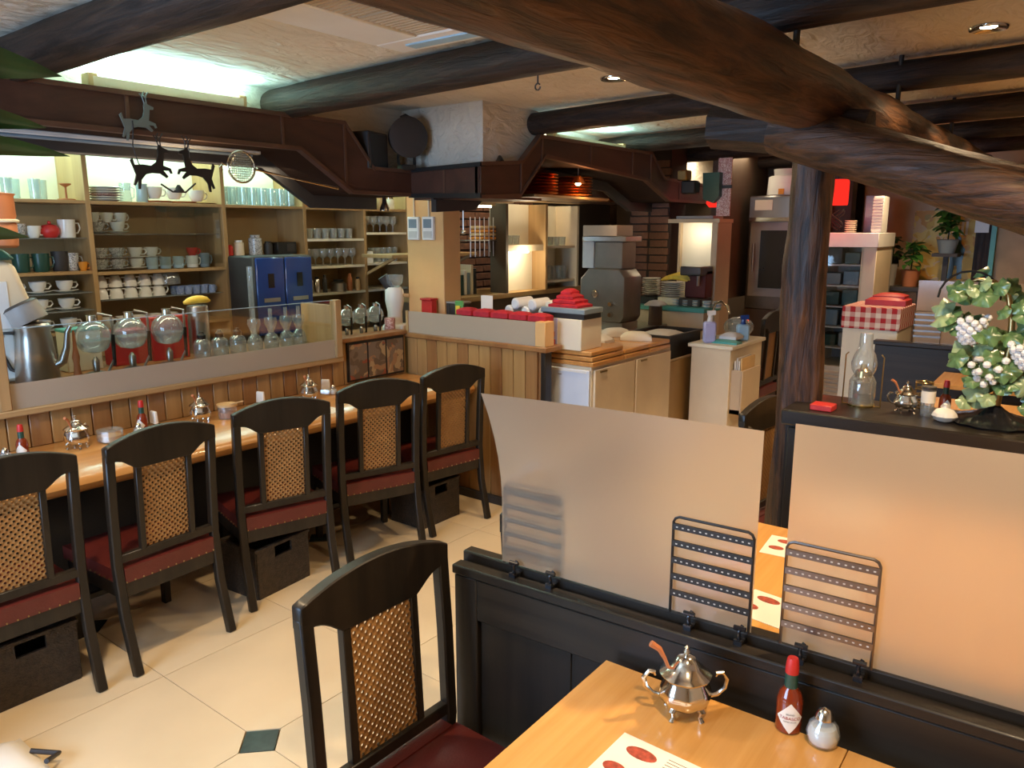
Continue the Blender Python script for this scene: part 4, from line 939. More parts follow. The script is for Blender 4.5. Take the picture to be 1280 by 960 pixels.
for s in (-1,1):
    d_ = MB().box(0.14,(-0.215 if s<0 else 0.004),0.06,0.155,(-0.004 if s<0 else 0.215),0.55).build('door', 'blue', bd, 0.006)
    MB().box(0.155,s*0.11-0.022,0.36,0.158,s*0.11+0.022,0.45).build('window', 'black_gloss', d_); MB().box(0.155,s*0.11-0.06,0.27,0.160,s*0.11+0.06,0.295).build('handle', 'steel', d_)
MB().tube([(0.15,-0.26,0.05),(0.15,-0.26,0.5)], 0.018, 12).build('sight_tube', 'bluish', bd)
# ------------------------------------------------------------------ cups on the shelves
def cup_mesh(r, h, flip=False):
    p = [(r*0.55,0),(r*0.62,0.004),(r*0.9,h*0.45),(r,h),(r*0.94,h),(r*0.84,h*0.45),(r*0.5,0.008),(0.0001,0.008)]
    return [(a, h-z) for a, z in p] if flip else p
def make_cup(label, mat, r=0.042, h=0.062, flip=False, tall=False, group=None, saucer=False):
    t = thing('cup', label, 'cup', group=group); z0 = 0.012 if saucer else 0
    pr_ = [(r*0.86,0),(r*0.9,0.004),(r*0.95,h*0.5),(r,h),(r*0.93,h),(r*0.88,h*0.5),(r*0.8,0.008),(0.0001,0.008)] if tall else cup_mesh(r, h, flip)
    MB().lathe(pr_, 18, (0,0,z0)).build('bowl', mat, t)
    hz = h*0.5+z0
    MB().tube([(0.004,r*0.85,hz+h*0.3),(0.004,r*1.35,hz+h*0.30),(0.004,r*1.5,hz+h*0.02),(0.004,r*1.2,hz-h*0.25),(0.004,r*0.75,hz-h*0.25)], 0.0045, 6).build('handle', mat, t)
    if saucer: MB().lathe([(r*0.6,0),(r*1.0,0.005),(r*1.55,0.013),(r*1.5,0.015),(r*0.9,0.008),(0.0001,0.007)], 20).build('saucer', mat, t)
    return t
def row(cup, spots, first=True):
    for i, p in enumerate(spots):
        if i == 0 and first: cup.location = p
        else: dup(cup, p, random.uniform(-0.3,0.3))
random.seed(3)
X = -4.70
# left bay, upper row
c = make_cup('patterned cup on the upper glass shelf by the plant','patterncup',0.045,0.075); c.location = (X,1.72,1.58)
c = make_cup('small white cup next to the red pot on the upper glass shelf','porcelain',0.04,0.065); c.location = (X,1.80,1.58)
tp = thing('red_teapot', 'round red pot between white cups on the upper shelf', 'teapot', (X,1.885,1.58)); MB().lathe([(0.028,0),(0.046,0.02),(0.048,0.045),(0.036,0.068),(0.0001,0.076)], 20).build('body', 'red', tp); MB().sphere((0,0,0.082),0.010,10).build('knob','red',tp); MB().tube([(0,-0.04,0.03),(0,-0.07,0.055)],[0.012,0.007],8).build('spout','red',tp)
c = make_cup('tall white mug beside the red pot','porcelain',0.046,0.10,tall=True); c.location = (X,1.975,1.58)
row(make_cup('dark green mug on the second shelf by the plant','dark_green',0.044,0.10,tall=True,group='dark green mugs'), [(X,1.72,1.395),(X,1.82,1.395)])
c = make_cup('grey-black mug on the second shelf beside the green mugs','charcoal',0.044,0.11,tall=True); c.location = (X,1.92,1.395)
c = make_cup('black and white flowered mug on the second shelf','patterncup',0.036,0.10,tall=True); c.location = (X,1.985,1.395)
c = make_cup('small orange-red cup at the corner of the second shelf','orange',0.024,0.05); c.location = (X+0.06,2.015,1.395)
cs = make_cup('white cup and saucer on the lower glass shelves by the plant','porcelain',0.044,0.055,saucer=True,group='white cups with saucers on the shelves by the plant')
row(cs, [(X,y,z) for z in (1.275,1.175,1.06) for y in (1.66,1.79,1.93)])
# middle bay
row(make_cup('white stacked cup on the top glass shelf behind the doors','porcelain',0.038,0.058,group='white cups on the top glass shelf'), [(X-0.02,2.13+k*0.08,1.665) for k in range(3)])
row(make_cup('black patterned cup behind the glass doors beside the white cups','patterncup',0.044,0.055,saucer=True,group='black patterned cups'), [(X,2.14,1.602),(X,2.14,1.452),(X,2.24,1.452),(X,2.14,1.387),(X,2.24,1.387)])
row(make_cup('white coffee cup with saucer behind the glass doors','porcelain',0.042,0.055,saucer=True,group='white cups behind the glass doors'), [(X,2.26,1.602),(X-0.02,2.36,1.452),(X-0.02,2.46,1.452),(X-0.02,2.36,1.387)])
row(make_cup('pale blue mug in the row behind the glass doors','lightblue_cup',0.036,0.072,tall=True,group='pale blue mugs'), [(X,2.45+k*0.085,1.387) for k in range(3)])
c = make_cup('white mug with handle beside the pale blue mugs','porcelain',0.038,0.075,tall=True); c.location = (X,2.715,1.387)
c = make_cup('red cup standing on other cups behind the glass doors','red',0.036,0.05); c.location = (X,2.72,1.462)
c = make_cup('grey-green mug behind the glass doors beside the white mug','bluegrey',0.034,0.09,tall=True); c.location = (X,2.80,1.387)
row(make_cup('upturned white cup standing on the lower glass shelf beside the blue cups','porcelain',0.040,0.068,flip=True,group='white cups on the lower glass shelf'), [(X,2.125+k*0.088,1.222) for k in range(5)])
row(make_cup('upturned white cup stacked on top of other white cups','porcelain',0.040,0.068,flip=True,group='white cups stacked on cups'), [(X,2.125+k*0.088,1.290) for k in range(5)])
row(make_cup('small blue patterned cup on the lower glass shelf','bluecup',0.026,0.050,tall=True,group='small blue patterned cups'), [(X+0.03,2.60+k*0.055,1.222) for k in range(5)]+[(X-0.04,2.60+k*0.055,1.222) for k in range(5)])
dm = tag(MB().lathe([(0.07,0),(0.07,0.03),(0.055,0.075),(0.02,0.10),(0.006,0.105),(0.010,0.115),(0.0001,0.12)], 24).build('glass_dome', 'glassware', loc=(X,2.545,1.290)), 'clear glass dome beside the white cups', 'dome')
row(make_cup('white cup on the lowest shelf behind the siphons','porcelain',0.042,0.062,group='white cups on the lowest shelf'), [(X+0.02,2.13+k*0.10,1.052) for k in range(5)])
def stack(name, label, cat, loc, n, r, dz, mats, group=None):
    for k in range(n):
        o = MB().lathe([(r*0.6,0),(r*0.65,0.003),(r,0.010),(r*0.97,0.013),(r*0.62,0.007),(0.0001,0.006)], 22).build(name, mats[k%len(mats)], loc=(loc[0],loc[1],loc[2]+k*dz)); tag(o, label.replace('plate in the stack', 'pink patterned plate in the stack') if mats[k%len(mats)] == 'pinkprint' else label, cat, group)
stack('plate', 'plate in the stack on top of the cup shelf', 'plate', (X,2.20,1.785), 6, 0.10, 0.014, ['porcelain','porcelain','pinkprint','porcelain'], 'stacked plates on the shelf top')
for k,(y,m,l) in enumerate(((2.325,'bluish','tall bluish glass jug on the shelf top'),(2.425,'lightblue_cup','pale blue pitcher on the shelf top'))):
    t = thing('glass_jug', l, 'jug', (X,y,1.785)); MB().lathe([(0.03,0),(0.034,0.01),(0.030,0.07),(0.034,0.11),(0.031,0.11),(0.028,0.07)], 18).build('body', m, t); MB().tube([(0,0.03,0.09),(0,0.055,0.08),(0,0.05,0.03),(0,0.03,0.02)],0.004,6).build('handle',m,t)
row(make_cup('white china cup on a brown tray on the shelf top','porcelain',0.05,0.07,group='china cups on the shelf top'), [(X,2.50,1.81),(X,2.63,1.81),(X,2.78,1.80)])
for y,l in ((2.52,'brown wooden tray under the white cup on the shelf top'),(2.68,'small brown wooden tray on the shelf top')): tag(MB().lathe([(0.075,0),(0.085,0.012),(0.075,0.014),(0.0001,0.010)],22).build('wooden_tray','terracotta',loc=(X,y,1.785)), l, 'tray')
tr_ = tag(MB().lathe([(0.05,0),(0.08,0.008),(0.0001,0.008)],20).build('wooden_tray','terracotta',loc=(X,2.82,1.785)), 'brown round coaster tray on the shelf top beside the tumblers', 'tray')
tum = tag(MB().lathe([(0.026,0),(0.030,0.11),(0.028,0.11),(0.024,0.005),(0.0001,0.005)],16).build('glass_tumbler','bluish',loc=(X,1.56,1.785)), 'clear tumbler on the shelf top by the potted plant', 'glass', 'tumblers on the shelf top by the plant')
for k in range(1,6): o = tum.copy(); C.objects.link(o); o.location = (X-(k%2)*0.09,1.56+k*0.068,1.785)
cst = tag(MB().lathe([(0.045,0),(0.045,0.006),(0.006,0.010),(0.005,0.07),(0.03,0.085),(0.03,0.09),(0.0001,0.09)],18).build('cake_stand','terracotta',loc=(X+0.05,1.97,1.785)), 'small brown pedestal dish on the shelf top', 'stand')
tu2 = tag(MB().lathe([(0.030,0),(0.033,0.12),(0.030,0.12),(0.028,0.006),(0.0001,0.006)],16).build('glass_tumbler','bluish',loc=(X,2.97,1.785)), 'tall clear tumbler in the front row beside the strainer', 'glass', 'tumblers on the shelf top by the strainer')
for k in range(1,16): o = tu2.copy(); C.objects.link(o); o.location = (X-(k%2)*0.08,2.97+(k//2)*0.075,1.785); o['label'] = 'tall clear tumbler in the back row beside the strainer' if k%2 else 'tall clear tumbler in the front row beside the strainer'
for i in range(9):
    m = ['orange','terracotta','bluish','yellow','yellow','bluish','green','cardboard','cream_light'][i]
    t = thing('preserve_jar', ['orange jam jar on the shelf top','rust coloured jar on the shelf top','pale blue jar on the shelf top','yellow fruit jar on the shelf top','second yellow fruit jar beside a pale blue jar','pale blue jar between yellow and green jars','green pickle jar on the shelf top','tan jar on the shelf top near the column','cream jar on the shelf top against the column'][i], 'jar', (X+0.02,3.60+i*0.105,1.785), 0, 'preserve jars on the shelf top')
    MB().lathe([(0.036,0),(0.040,0.006),(0.040,0.07),(0.032,0.082)], 16).build('jar', m, t); MB().lathe([(0.034,0.082),(0.034,0.096),(0.0001,0.097)], 16).build('lid', 'cardboard' if i%2 else 'silver', t)
# bay with canisters
for i,(y,r,h,m,l) in enumerate(((2.97,0.022,0.07,'red','small red tin beside the canisters'),(3.04,0.034,0.10,'cream','tan canister with white lid above the blue machine'),(3.17,0.045,0.135,'patterncup','patterned cookie jar above the blue machine'),(3.27,0.03,0.09,'charcoal','dark tin beside the cookie jar'))):
    t = thing('canister', l, 'canister', (X+0.03,y,1.455)); MB().lathe([(r,0),(r,h*0.82),(r*0.85,h*0.86)], 18).build('body', m, t); MB().lathe([(r*0.7,h*0.86),(r*0.75,h),(0.0001,h)], 16).build('lid', 'white' if i == 1 else m, t)
t = thing('radio_box', 'small black radio on the shelf above the blue machine', 'radio', (X+0.02,3.40,1.455)); MB().cbox(0,0,0,0.10,0.16,0.085).build('body','black',t,0.004); MB().cbox(0.051,0.03,0.02,0.002,0.07,0.05).build('speaker_grille','charcoal',t)
# glasses
def glass_row(kind, label, spots, group):
    if kind == 'wine':
        src = MB().lathe([(0.030,0),(0.004,0.004),(0.004,0.05),(0.028,0.07),(0.032,0.10),(0.027,0.125)], 14).build('wine_glass', 'glassware'); cat = 'glass'
    elif kind == 'short':
        src = MB().lathe([(0.026,0),(0.032,0.075),(0.029,0.075),(0.024,0.006),(0.0001,0.006)], 14).build('glass_tumbler', 'glassware')
    else:
        src = MB().lathe([(0.022,0),(0.028,0.115),(0.026,0.115),(0.020,0.006),(0.0001,0.006)], 14).build('tall_glass', 'glassware')
    tag(src, label, 'glass', group)
    for i, p in enumerate(spots):
        if i == 0: src.location = p
        else: o = src.copy(); C.objects.link(o); o.location = p
glass_row('short','short clear tumbler on the upper shelf near the column',[(X+0.03,3.62+k*0.075,1.56) for k in range(6)],'tumblers on the upper shelf near the column')
glass_row('wine','stemmed glass on the middle shelf near the column',[(X+0.03,3.60+k*0.07,1.362) for k in range(7)],'stemmed glasses on the shelf near the column')
glass_row('tall','tall glass in the last shelf bay',[(X+0.03,4.22+k*0.062,1.37) for k in range(5)],'tall glasses in the last bay')
glass_row('wine','stemmed glass in the last shelf bay',[(X+0.03,4.18+k*0.07,1.605) for k in range(5)],'stemmed glasses in the last bay')
wc = tag(MB().cbox(0,0,0,0.09,0.07,0.09).build('white_carton','white',loc=(X+0.04,4.155,1.37),bevel=0.003), 'white carton beside the tall glasses', 'box')
for i,(y,r,h,m,l) in enumerate(((3.60,0.022,0.12,'silver','silver shaker on the lower shelf near the column'),(3.66,0.022,0.12,'silver','second silver shaker on the lower shelf near the column'),(3.73,0.018,0.13,'charcoal','dark bottle on the lower shelf near the column'),(3.86,0.06,0.09,'steel','wide steel pot on the lower shelf near the column'),(3.97,0.02,0.13,'terracotta','brown bottle on the lower shelf near the column'),(4.05,0.02,0.10,'cardboard','tan jar on the lower shelf near the column'))):
    t = thing('kitchen_jar', l, 'jar', (X+0.05,y,1.165)); MB().lathe([(r,0),(r,h*0.7),(r*0.6,h*0.85)],16).build('body',m,t); MB().lathe([(r*0.6,h*0.85),(r*0.62,h),(0.0001,h)],14).build('lid','black' if i%2 else m,t)
# thermostats on the column
for i, x in enumerate((-3.585,-3.455)):
    t = thing('wall_controller', ['white wall controller on the column beside the shelves','white wall controller on the column beside the kitchen opening'][i], 'controller', (x,3.62,1.56))
    MB().box(-0.05,-0.022,0,0.05,0,0.145).build('case','white',t,0.004); MB().box(-0.034,-0.024,0.075,0.034,-0.022,0.13).build('screen','bluegrey',t); MB().box(-0.036,-0.024,0.012,0.036,-0.022,0.055).build('cover','lightgrey',t)
    MB().tube([(0,-0.006,0.145),(0,-0.006,0.42)],0.007,8).build('cable_duct','cream',t)
# ================================================================== HANGING ORNAMENTS
def deer(flip, mat, parent, ox, oz, s):
    pts = [(-0.50,0.30),(-0.44,0.36),(-0.40,0.20),(-0.20,0.22),(0.02,0.20),(0.16,0.30),(0.22,0.48),(0.22,0.62),(0.26,0.72),(0.34,0.66),(0.50,0.60),(0.49,0.54),(0.38,0.53),(0.36,0.40),(0.33,0.22),(0.52,0.16),(0.56,0.04),(0.52,0.03),(0.48,0.10),(0.32,0.10),(0.44,-0.04),(0.40,-0.08),(0.24,0.02),(0.02,0.02),(-0.14,-0.02),(-0.26,-0.16),(-0.30,-0.38),(-0.35,-0.38),(-0.34,-0.16),(-0.42,-0.30),(-0.46,-0.28),(-0.38,-0.04),(-0.44,0.14)]
    q = [((-u if flip else u)*s+ox, v*s+oz) for u, v in pts]
    b_ = MB().prism(q if not flip else q[::-1], YZ, -0.004, 0.004).build('deer', mat, parent, smooth=False)
    an = MB(); f_ = -1 if flip else 1
    for k in (0, 0.06):
        an.tube([(0,f_*(0.25+k)*s+ox,0.68*s+oz),(0,f_*(0.20+k*1.5)*s+ox,0.86*s+oz),(0,f_*(0.26+k*2)*s+ox,1.0*s+oz)],0.0028,6); an.tube([(0,f_*(0.21+k*1.5)*s+ox,0.84*s+oz),(0,f_*(0.13+k)*s+ox,0.94*s+oz)],0.0024,6)
    an.build('antlers', mat, b_)
dm_ = thing('deer_mobile', 'brown metal ornament of two leaping deer hanging below the hood', 'ornament', (-3.28,1.84,1.765))
deer(False,'iron',dm_,-0.10,0.09,0.17); deer(True,'iron',dm_,0.115,0.09,0.17)
MB().tube([(0,-0.16,0.26),(0,-0.168,0.20),(0,-0.15,0.13),(0,-0.12,0.10)],0.003,6).build('wire','iron',dm_); MB().tube([(0,-0.06,0.05),(0,-0.01,0.02),(0,0.05,0.02),(0,0.10,0.06)],0.004,6).build('base_scroll','iron',dm_)
MB().lathe([(0.02,0),(0.022,0.006),(0.006,0.03)],10,(0,0.02,0.02)).build('flower','iron',dm_); MB().tube([(0,-0.16,0.26),(0.0,-0.16,0.30)],0.003,6).build('hanger','iron',dm_)
dg_ = thing('deer_figure', 'grey metal deer figure fixed on the hood front', 'ornament', (-3.365,1.745,2.02))
deer(False,'deergrey',dg_,0.0,0.03,0.15)
bu = thing('bare_bulb', 'small glowing bulb hanging beside the deer', 'light bulb', (-3.5,2.05,1.88)); MB().sphere((0,0,0.02),0.018,12).build('bulb','bulb',bu); MB().lathe([(0.010,0.036),(0.010,0.06)],10).build('socket','brass',bu); MB().tube([(0,0,0.06),(0,0,0.15)],0.002,6).build('wire','black',bu)
point('bare_bulb_lamp', (-3.46,2.05,1.90), 1.2, WARM)
sk = thing('strainer', 'pale round wire strainer with long handle hanging below the hood', 'strainer', (-3.33,2.21,1.915))
MB().tube([(0.002,0.072*math.cos(a*PI/14),0.072*math.sin(a*PI/14)) for a in range(29)],0.005,8,False).build('rim','silver',sk)
d_ = MB()
for k in range(-6,7):
    h = math.sqrt(max(0,0.07**2-(k*0.0105)**2)); d_.tube([(0.003,k*0.0105,-h),(0.006,k*0.0105,0),(0.003,k*0.0105,h)],0.0013,5); d_.tube([(0.004,-h,k*0.0105),(0.007,0,k*0.0105),(0.004,h,k*0.0105)],0.0013,5)
d_.build('mesh','silver',sk); MB().lathe([(0.0001,0.0),(0.058,0.0),(0.058,0.002),(0.0001,0.002)],24).build('disc','bluish',sk).rotation_euler=(0,PI/2,0)
MB().tube([(0,0.072,-0.006),(0,0.30,-0.040),(0,0.58,-0.075)],[0.006,0.004,0.007],8).build('handle','silver',sk); MB().tube([(0,-0.072,0.0),(0,-0.10,0.01),(0,-0.115,-0.008),(0,-0.10,-0.02)],0.004,8).build('hook','silver',sk)
# spot lamp under the hood
sl_ = thing('clip_spot', 'small silver spot lamp hanging below the hood at the column', 'lamp', (-3.52,3.30,1.735)); MB().lathe([(0.030,0),(0.028,0.02),(0.014,0.05),(0.010,0.09)],16).build('shade','silver',sl_); MB().lathe([(0.0001,0.002),(0.026,0.002),(0.022,0.012)],14).build('bulb','bulb',sl_); MB().tube([(0,0,0.09),(0,0,0.16)],0.005,8).build('stem','silver',sl_)
spot('clip_spot_lamp',(-3.52,3.30,1.733),3.0,WARM,110,0.5,0.02)
# speaker and fan-like round lamp on the hood
sp_ = thing('speaker', 'black box loudspeaker standing on the bar hood', 'loudspeaker', (-3.47,3.14,1.962), 0.25); MB().cbox(0,0,0,0.14,0.20,0.205).build('cabinet','charcoal',sp_,0.006); MB().cbox(0.072,0,0.01,0.006,0.18,0.185).build('grille','black',sp_,0.003)
rl = thing('round_spotlight', 'large round black stage lamp on the bar hood next to the loudspeaker', 'lamp', (-3.40,3.375,1.97), -0.45)
b_ = MB().tube([(-0.08,0,0.185),(0.00,0,0.185),(0.05,0,0.185)],[0.085,0.110,0.118],28).build('housing','black',rl); MB().tube([(0.05,0,0.185),(0.055,0,0.185),(0.056,0,0.185)],[0.118,0.10,0.02],28).build('front_grille','charcoal',b_)
MB().cbox(0,0,0,0.10,0.09,0.03).build('foot','black',rl,0.004); MB().bars([(0,-0.05,0.03),(0,-0.05,0.10)],0.02,0.012,(1,0,0)).build('bracket','black',rl); MB().bars([(0,0.05,0.03),(0,0.05,0.10)],0.02,0.012,(1,0,0)).build('bracket','black',rl); MB().tube([(0,-0.03,0.30),(0,0.0,0.315),(0,0.03,0.30)],0.008,8).build('grip','black',rl)
bx = tag(MB().tube([(-2.90,3.60,1.99),(-2.895,3.63,2.03),(-2.90,3.66,2.00),(-2.90,3.72,1.99)],[0.012,0.018,0.02,0.01],10).build('bird_figure','iron'), 'small dark bird figure on the kitchen hood', 'figure')
# ================================================================== POTTED PLANT AT THE LEFT EDGE
pp = thing('potted_plant', 'tall potted plant with broad dark green leaves at the bar end', 'plant', (-2.66,0.42,0))
MB().lathe([(0.10,0),(0.14,0.02),(0.16,0.28),(0.17,0.30),(0.15,0.30),(0.14,0.27),(0.0001,0.26)],24).build('pot','terracotta',pp); MB().tube([(0,0,0.25),(0.02,0.02,0.9),(0,0.03,1.5),(0.02,0.05,2.08)],[0.02,0.016,0.013,0.008],10).build('stem','leaf_dark',pp)
def broad_leaf(L, W, droop):
    v = []; f = []; n = 10
    for i in range(n+1):
        u = i/n; wv = W*math.sin(PI*min(1,u**0.8))**0.8*(1 if u < 0.97 else 0.3)+0.001; z = 0.10*L*math.sin(PI*u)-droop*L*u*u
        for s in (-1,-0.5,0,0.5,1): v.append((s*wv, u*L, z+abs(s)*wv*0.25))
    for i in range(n):
        for k in range(4): a = i*5+k; f.append((a,a+1,a+6,a+5))
    return MB().add(v, f)
for (h, ang, L, W, dr, tilt) in ((2.07,-0.02,0.72,0.078,0.0,-1.1),(1.90,-0.02,0.66,0.062,-0.02,-1.0),(1.80,-0.04,0.72,0.05,-0.04,-0.9),(1.74,0.9,0.42,0.07,0.1,0.3),(1.57,-0.05,0.56,0.06,0.0,-0.9),(2.0,2.2,0.4,0.08,0.2,0),(1.95,-1.8,0.4,0.08,0.2,0),(1.7,3.0,0.4,0.08,0.2,0)):
    o = broad_leaf(L, W, dr).build('leaf', 'leaf_dark', pp); o.location = (0.0,0.03,h); o.rotation_euler = (0.08,tilt,ang)
hp = thing('stacked_jar', 'orange-brown turned wooden jar standing on the cream dispenser', 'jar', (-3.88,1.37,SZ+0.58))
MB().lathe([(0.040,0),(0.050,0.01),(0.052,0.10),(0.046,0.11)],24).build('lower_jar','terracotta',hp); MB().lathe([(0.060,0.11),(0.062,0.118),(0.050,0.124)],24).build('ring','cream',hp); MB().lathe([(0.046,0.124),(0.052,0.135),(0.050,0.22),(0.058,0.232),(0.0001,0.24)],24).build('upper_jar','terracotta',hp)
# ================================================================== ON THE BAR LEG
LZ = 0.985
t = thing('red_tin', 'small red tin at the bar corner', 'tin', (-3.43,3.572,0.985)); MB().cbox(0,0,0,0.09,0.05,0.20).build('tin','red',t,0.004); MB().cbox(0,0,0.20,0.092,0.072,0.012).build('lid','crimson',t,0.002)
for i, x in enumerate((-3.36,-3.27)):
    t = thing('dark_caddy', ['dark plastic caddy beside the red tin','dark plastic caddy beside the green wrapper'][i], 'caddy', (x,3.69,0.965)); MB().tbox(0,0,0,0.08,0.10,0.09,0.11,0.20).build('bin','charcoal',t,0.006); MB().cbox(0,0,0.20,0.094,0.114,0.012).build('rim','grey',t,0.002)
gw = thing('green_wrapper', 'bright green snack wrapper standing by the red napkins', 'wrapper', (-3.17,3.57,LZ)); MB().tbox(0,0,0,0.06,0.03,0.07,0.012,0.21).build('bag','green',gw,0.006); MB().cbox(0,-0.014,0.13,0.035,0.004,0.05).build('print','yellow',gw)
random.seed(5)
NL = ['red napkin bundle beside the green wrapper','red napkin bundle second from the green wrapper','red napkin bundle in the middle of the row','red napkin bundle before the white towels','red napkin bundle at the wood block of the frosted guard']
for i in range(5):
    x = -3.06+i*0.135
    t = thing('napkin_bundle', NL[i], 'napkins', (x,3.535,LZ), random.uniform(-0.1,0.1), 'red napkins behind the frosted guard')
    for k in range(4): MB().pillow(-0.065,-0.045,k*0.045,0.062-k*0.004,0.045,0.028,0.016,6,6).build('napkin','red_cloth',t)
for i in range(6):
    x = -2.86+(i%3)*0.125+0.05*(i//3); t = tag(MB().tube([(x,3.66,1.145+0.045*(i//3)),(x+0.02,3.80,1.15+0.045*(i//3))],[0.034,0.034],14).build('rolled_towel','towel' if i%3!=2 else 'cream_light',bevel=0.008), 'rolled hand towel in the tray behind the red napkins', 'towel', 'rolled towels in the tray')
tg = thing('towel_tray', 'dark tray of rolled towels behind the red napkins', 'tray', (-2.74,3.73,0.965)); MB().cbox(0,0,0.0,0.44,0.20,0.135).build('tray','charcoal',tg,0.005)
dt = thing('dark_tray', 'dark blue tray of red cloths at the end of the bar leg', 'tray', (-2.44,3.72,1.13)); MB().cbox(0,0,0.03,0.30,0.20,0.03).build('tray','bluegrey',dt,0.004); MB().cbox(0,0,0,0.28,0.18,0.03).build('base','black',dt)
wb = thing('white_box', 'cream white box at the end of the bar leg under the dark tray', 'box', (-2.40,3.70,0.955)); MB().box(-0.10,-0.08,0,0.09,0.14,0.175).build('carton','cream_light',wb,0.003); MB().box(-0.10,-0.083,0.0,-0.07,-0.08,0.175).build('side_strip','lilac',wb)
cl = thing('red_cloth_pile', 'heap of folded dark red cloths on the dark tray', 'cloth', (-2.45,3.72,1.19))
for k in range(4): MB().pillow(-0.10+k*0.02,-0.08+k*0.012,k*0.024,0.10-k*0.024,0.08-k*0.01,0.014,0.018,6,6).build('cloth_fold','red_cloth',cl)
nt_ = tag(MB().box(-3.02,3.600,1.135,-2.93,3.603,1.235).build('paper_note','paper'), 'pink-white paper note clipped behind the red napkins', 'note')
# ================================================================== KITCHEN BEHIND
kc = thing('kitchen_counter', 'kitchen back counter with light wood ledge', 'counter', (-3.8,4.9,0))
MB().box(-0.46,-0.80,0,-0.02,1.5,1.09).build('body','wall_dark',kc); MB().box(-0.48,-0.80,1.09,0.0,1.05,1.13).build('wood_ledge','shelfwood_y',kc,0.004)
# upper shelf and white cabinets
ks = thing('kitchen_shelf', 'light wood kitchen wall shelf with books and jars', 'shelf', (-4.3,4.4,1.42)); MB().box(-0.18,-0.45,0,0.15,0.5,0.025).build('board','shelfwood_y',ks,0.003)
for y in (-0.4,0.45): MB().bars([(-0.17,y,-0.12),(0.12,y,0.0)],0.02,0.02).build('bracket','shelfwood_y',ks)
kt = thing('top_shelf', 'light wood top rail over the kitchen opening', 'shelf', (-3.75,4.4,1.845)); MB().box(-0.10,-0.60,0,0.12,1.45,0.03).build('board','shelfwood_y',kt,0.003); MB().box(-0.08,-0.55,-0.02,0.02,0.45,0.0).build('lamp_rail','cream',kt)
kt2 = thing('strip_light', 'warm strip light under the kitchen top rail', 'light fixture', (-3.70,4.28,1.80)); MB().cbox(0,0,0,0.05,0.55,0.02).build('housing','cream',kt2); MB().tube([(0,-0.25,-0.006),(0,0.25,-0.006)],0.010,8).build('tube','tube_warm',kt2)
for i in range(14):
    random.seed(40+i); h = random.uniform(0.15,0.23); m = ['paper','charcoal','dark_green','paper','bluegrey','cream','black'][i%7]
    if i < 4: m = 'paper'
    t = thing('book', 'book standing in the row on the kitchen ledge', 'book', (-4.02,4.12+i*0.038,1.13), 0, 'books on the kitchen ledge'); MB().box(-0.08,0,0,0.08,0.030,h).build('cover',m,t,0.002); MB().box(-0.075,0.003,0.004,0.076,0.027,h+0.001).build('pages','cream_light',t)
wc1 = thing('white_cabinet', 'cream white open cabinet with glasses in the kitchen', 'cabinet', (-3.8,5.36,1.13))
MB().box(-0.16,-0.52,0,0.0,-0.49,0.70).build('side','wall_dark',wc1); MB().box(-0.24,-0.01,0,0.02,0.02,0.70).build('divider','shelfwood_z',wc1); MB().box(-0.24,0.47,0,0.02,0.50,0.70).build('side','cream',wc1)
MB().box(-0.24,-0.01,0,-0.21,0.50,0.70).build('back_panel','cream_light',wc1); MB().box(-0.18,-0.50,0.32,-0.16,-0.01,0.70).build('back_panel','cream_light',wc1); MB().box(-0.14,-0.49,0,-0.12,-0.01,0.32).build('splash_panel','cream_light',wc1)
for z in (0.325,): MB().box(-0.16,-0.49,z,0.0,-0.01,z+0.05).build('shelf_board','beige',wc1)
for z in (0.07,0.36): MB().box(-0.21,0.02,z-0.02,0.0,0.47,z).build('shelf_board','cream',wc1)
MB().tube([(-0.06,-0.45,0.318),(-0.06,-0.15,0.318)],0.010,8).build('shelf_tube','tube_warm',wc1)
point('cabinet_lamp',(-3.74,5.06,1.42),4.0,(1,.85,.6))
glass_row('short','clear tumbler on the upper shelf of the white cabinet',[(-3.86-0.08*(k//4),5.43+(k%4)*0.095,1.49) for k in range(8)],'tumblers on the white cabinet upper shelf')
glass_row('tall','tall glass on the lower shelf of the white cabinet',[(-3.86-0.08*(k//5),5.42+(k%5)*0.08,1.20) for k in range(10)],'tall glasses in the white cabinet')
glass_row('short','clear tumbler on the cabinet shelf above the warm strip',[(-3.90,4.93+k*0.085,1.505) for k in range(3)],'tumblers above the warm strip')
# utensils, towel, bread rack
ut = thing('utensil_rail', 'rail with hanging steel ladles in the kitchen opening', 'utensil rail', (-4.05,4.32,1.78)); MB().tube([(0,-0.3,0),(0,0.38,0)],0.006,8).build('rail','steel',ut)
for k in range(7):
    y = -0.24+k*0.09; h = 0.16+0.05*(k%3); u_ = MB().tube([(0,y,0),(0,y,-h)],0.005,6).build('utensil','steel',ut); MB().sphere((0,y,-h-0.015),0.024,10,sz=0.8).build('ladle_bowl','steel',u_)
tw = thing('hanging_towel', 'blue and white cloth hanging at the kitchen opening', 'towel', (-3.52,3.88,1.30)); 
v = []; f = []
for i in range(9):
    for j in range(9): v.append((-0.03+0.03*math.sin(j*1.4)+i*0.004, -0.05+j*0.0125+0.01*math.sin(i), 0.34-i*0.042))
for i in range(8):
    for j in range(8): f.append((i*9+j,i*9+j+1,i*9+j+10,i*9+j+9))
o = MB().add(v,f).build('cloth','lilac',tw); so = o.modifiers.new('thick','SOLIDIFY'); so.thickness = 0.012
MB().box(-0.05,-0.02,0.30,0.01,0.06,0.36).build('knot','towel',tw,0.015)
br = thing('bread_rack', 'wire rack with orange bread boards in the kitchen opening', 'rack', (-3.95,4.72,1.42)); MB().box(-0.10,-0.20,0.12,0.06,0.22,0.128).build('wire_shelf','steel',br)
for k in range(4): MB().box(-0.09,-0.05+0.006*k,0.13+k*0.028,0.05,0.18,0.15+k*0.028).build('board',['orange','cardboard'][k%2],br,0.005)
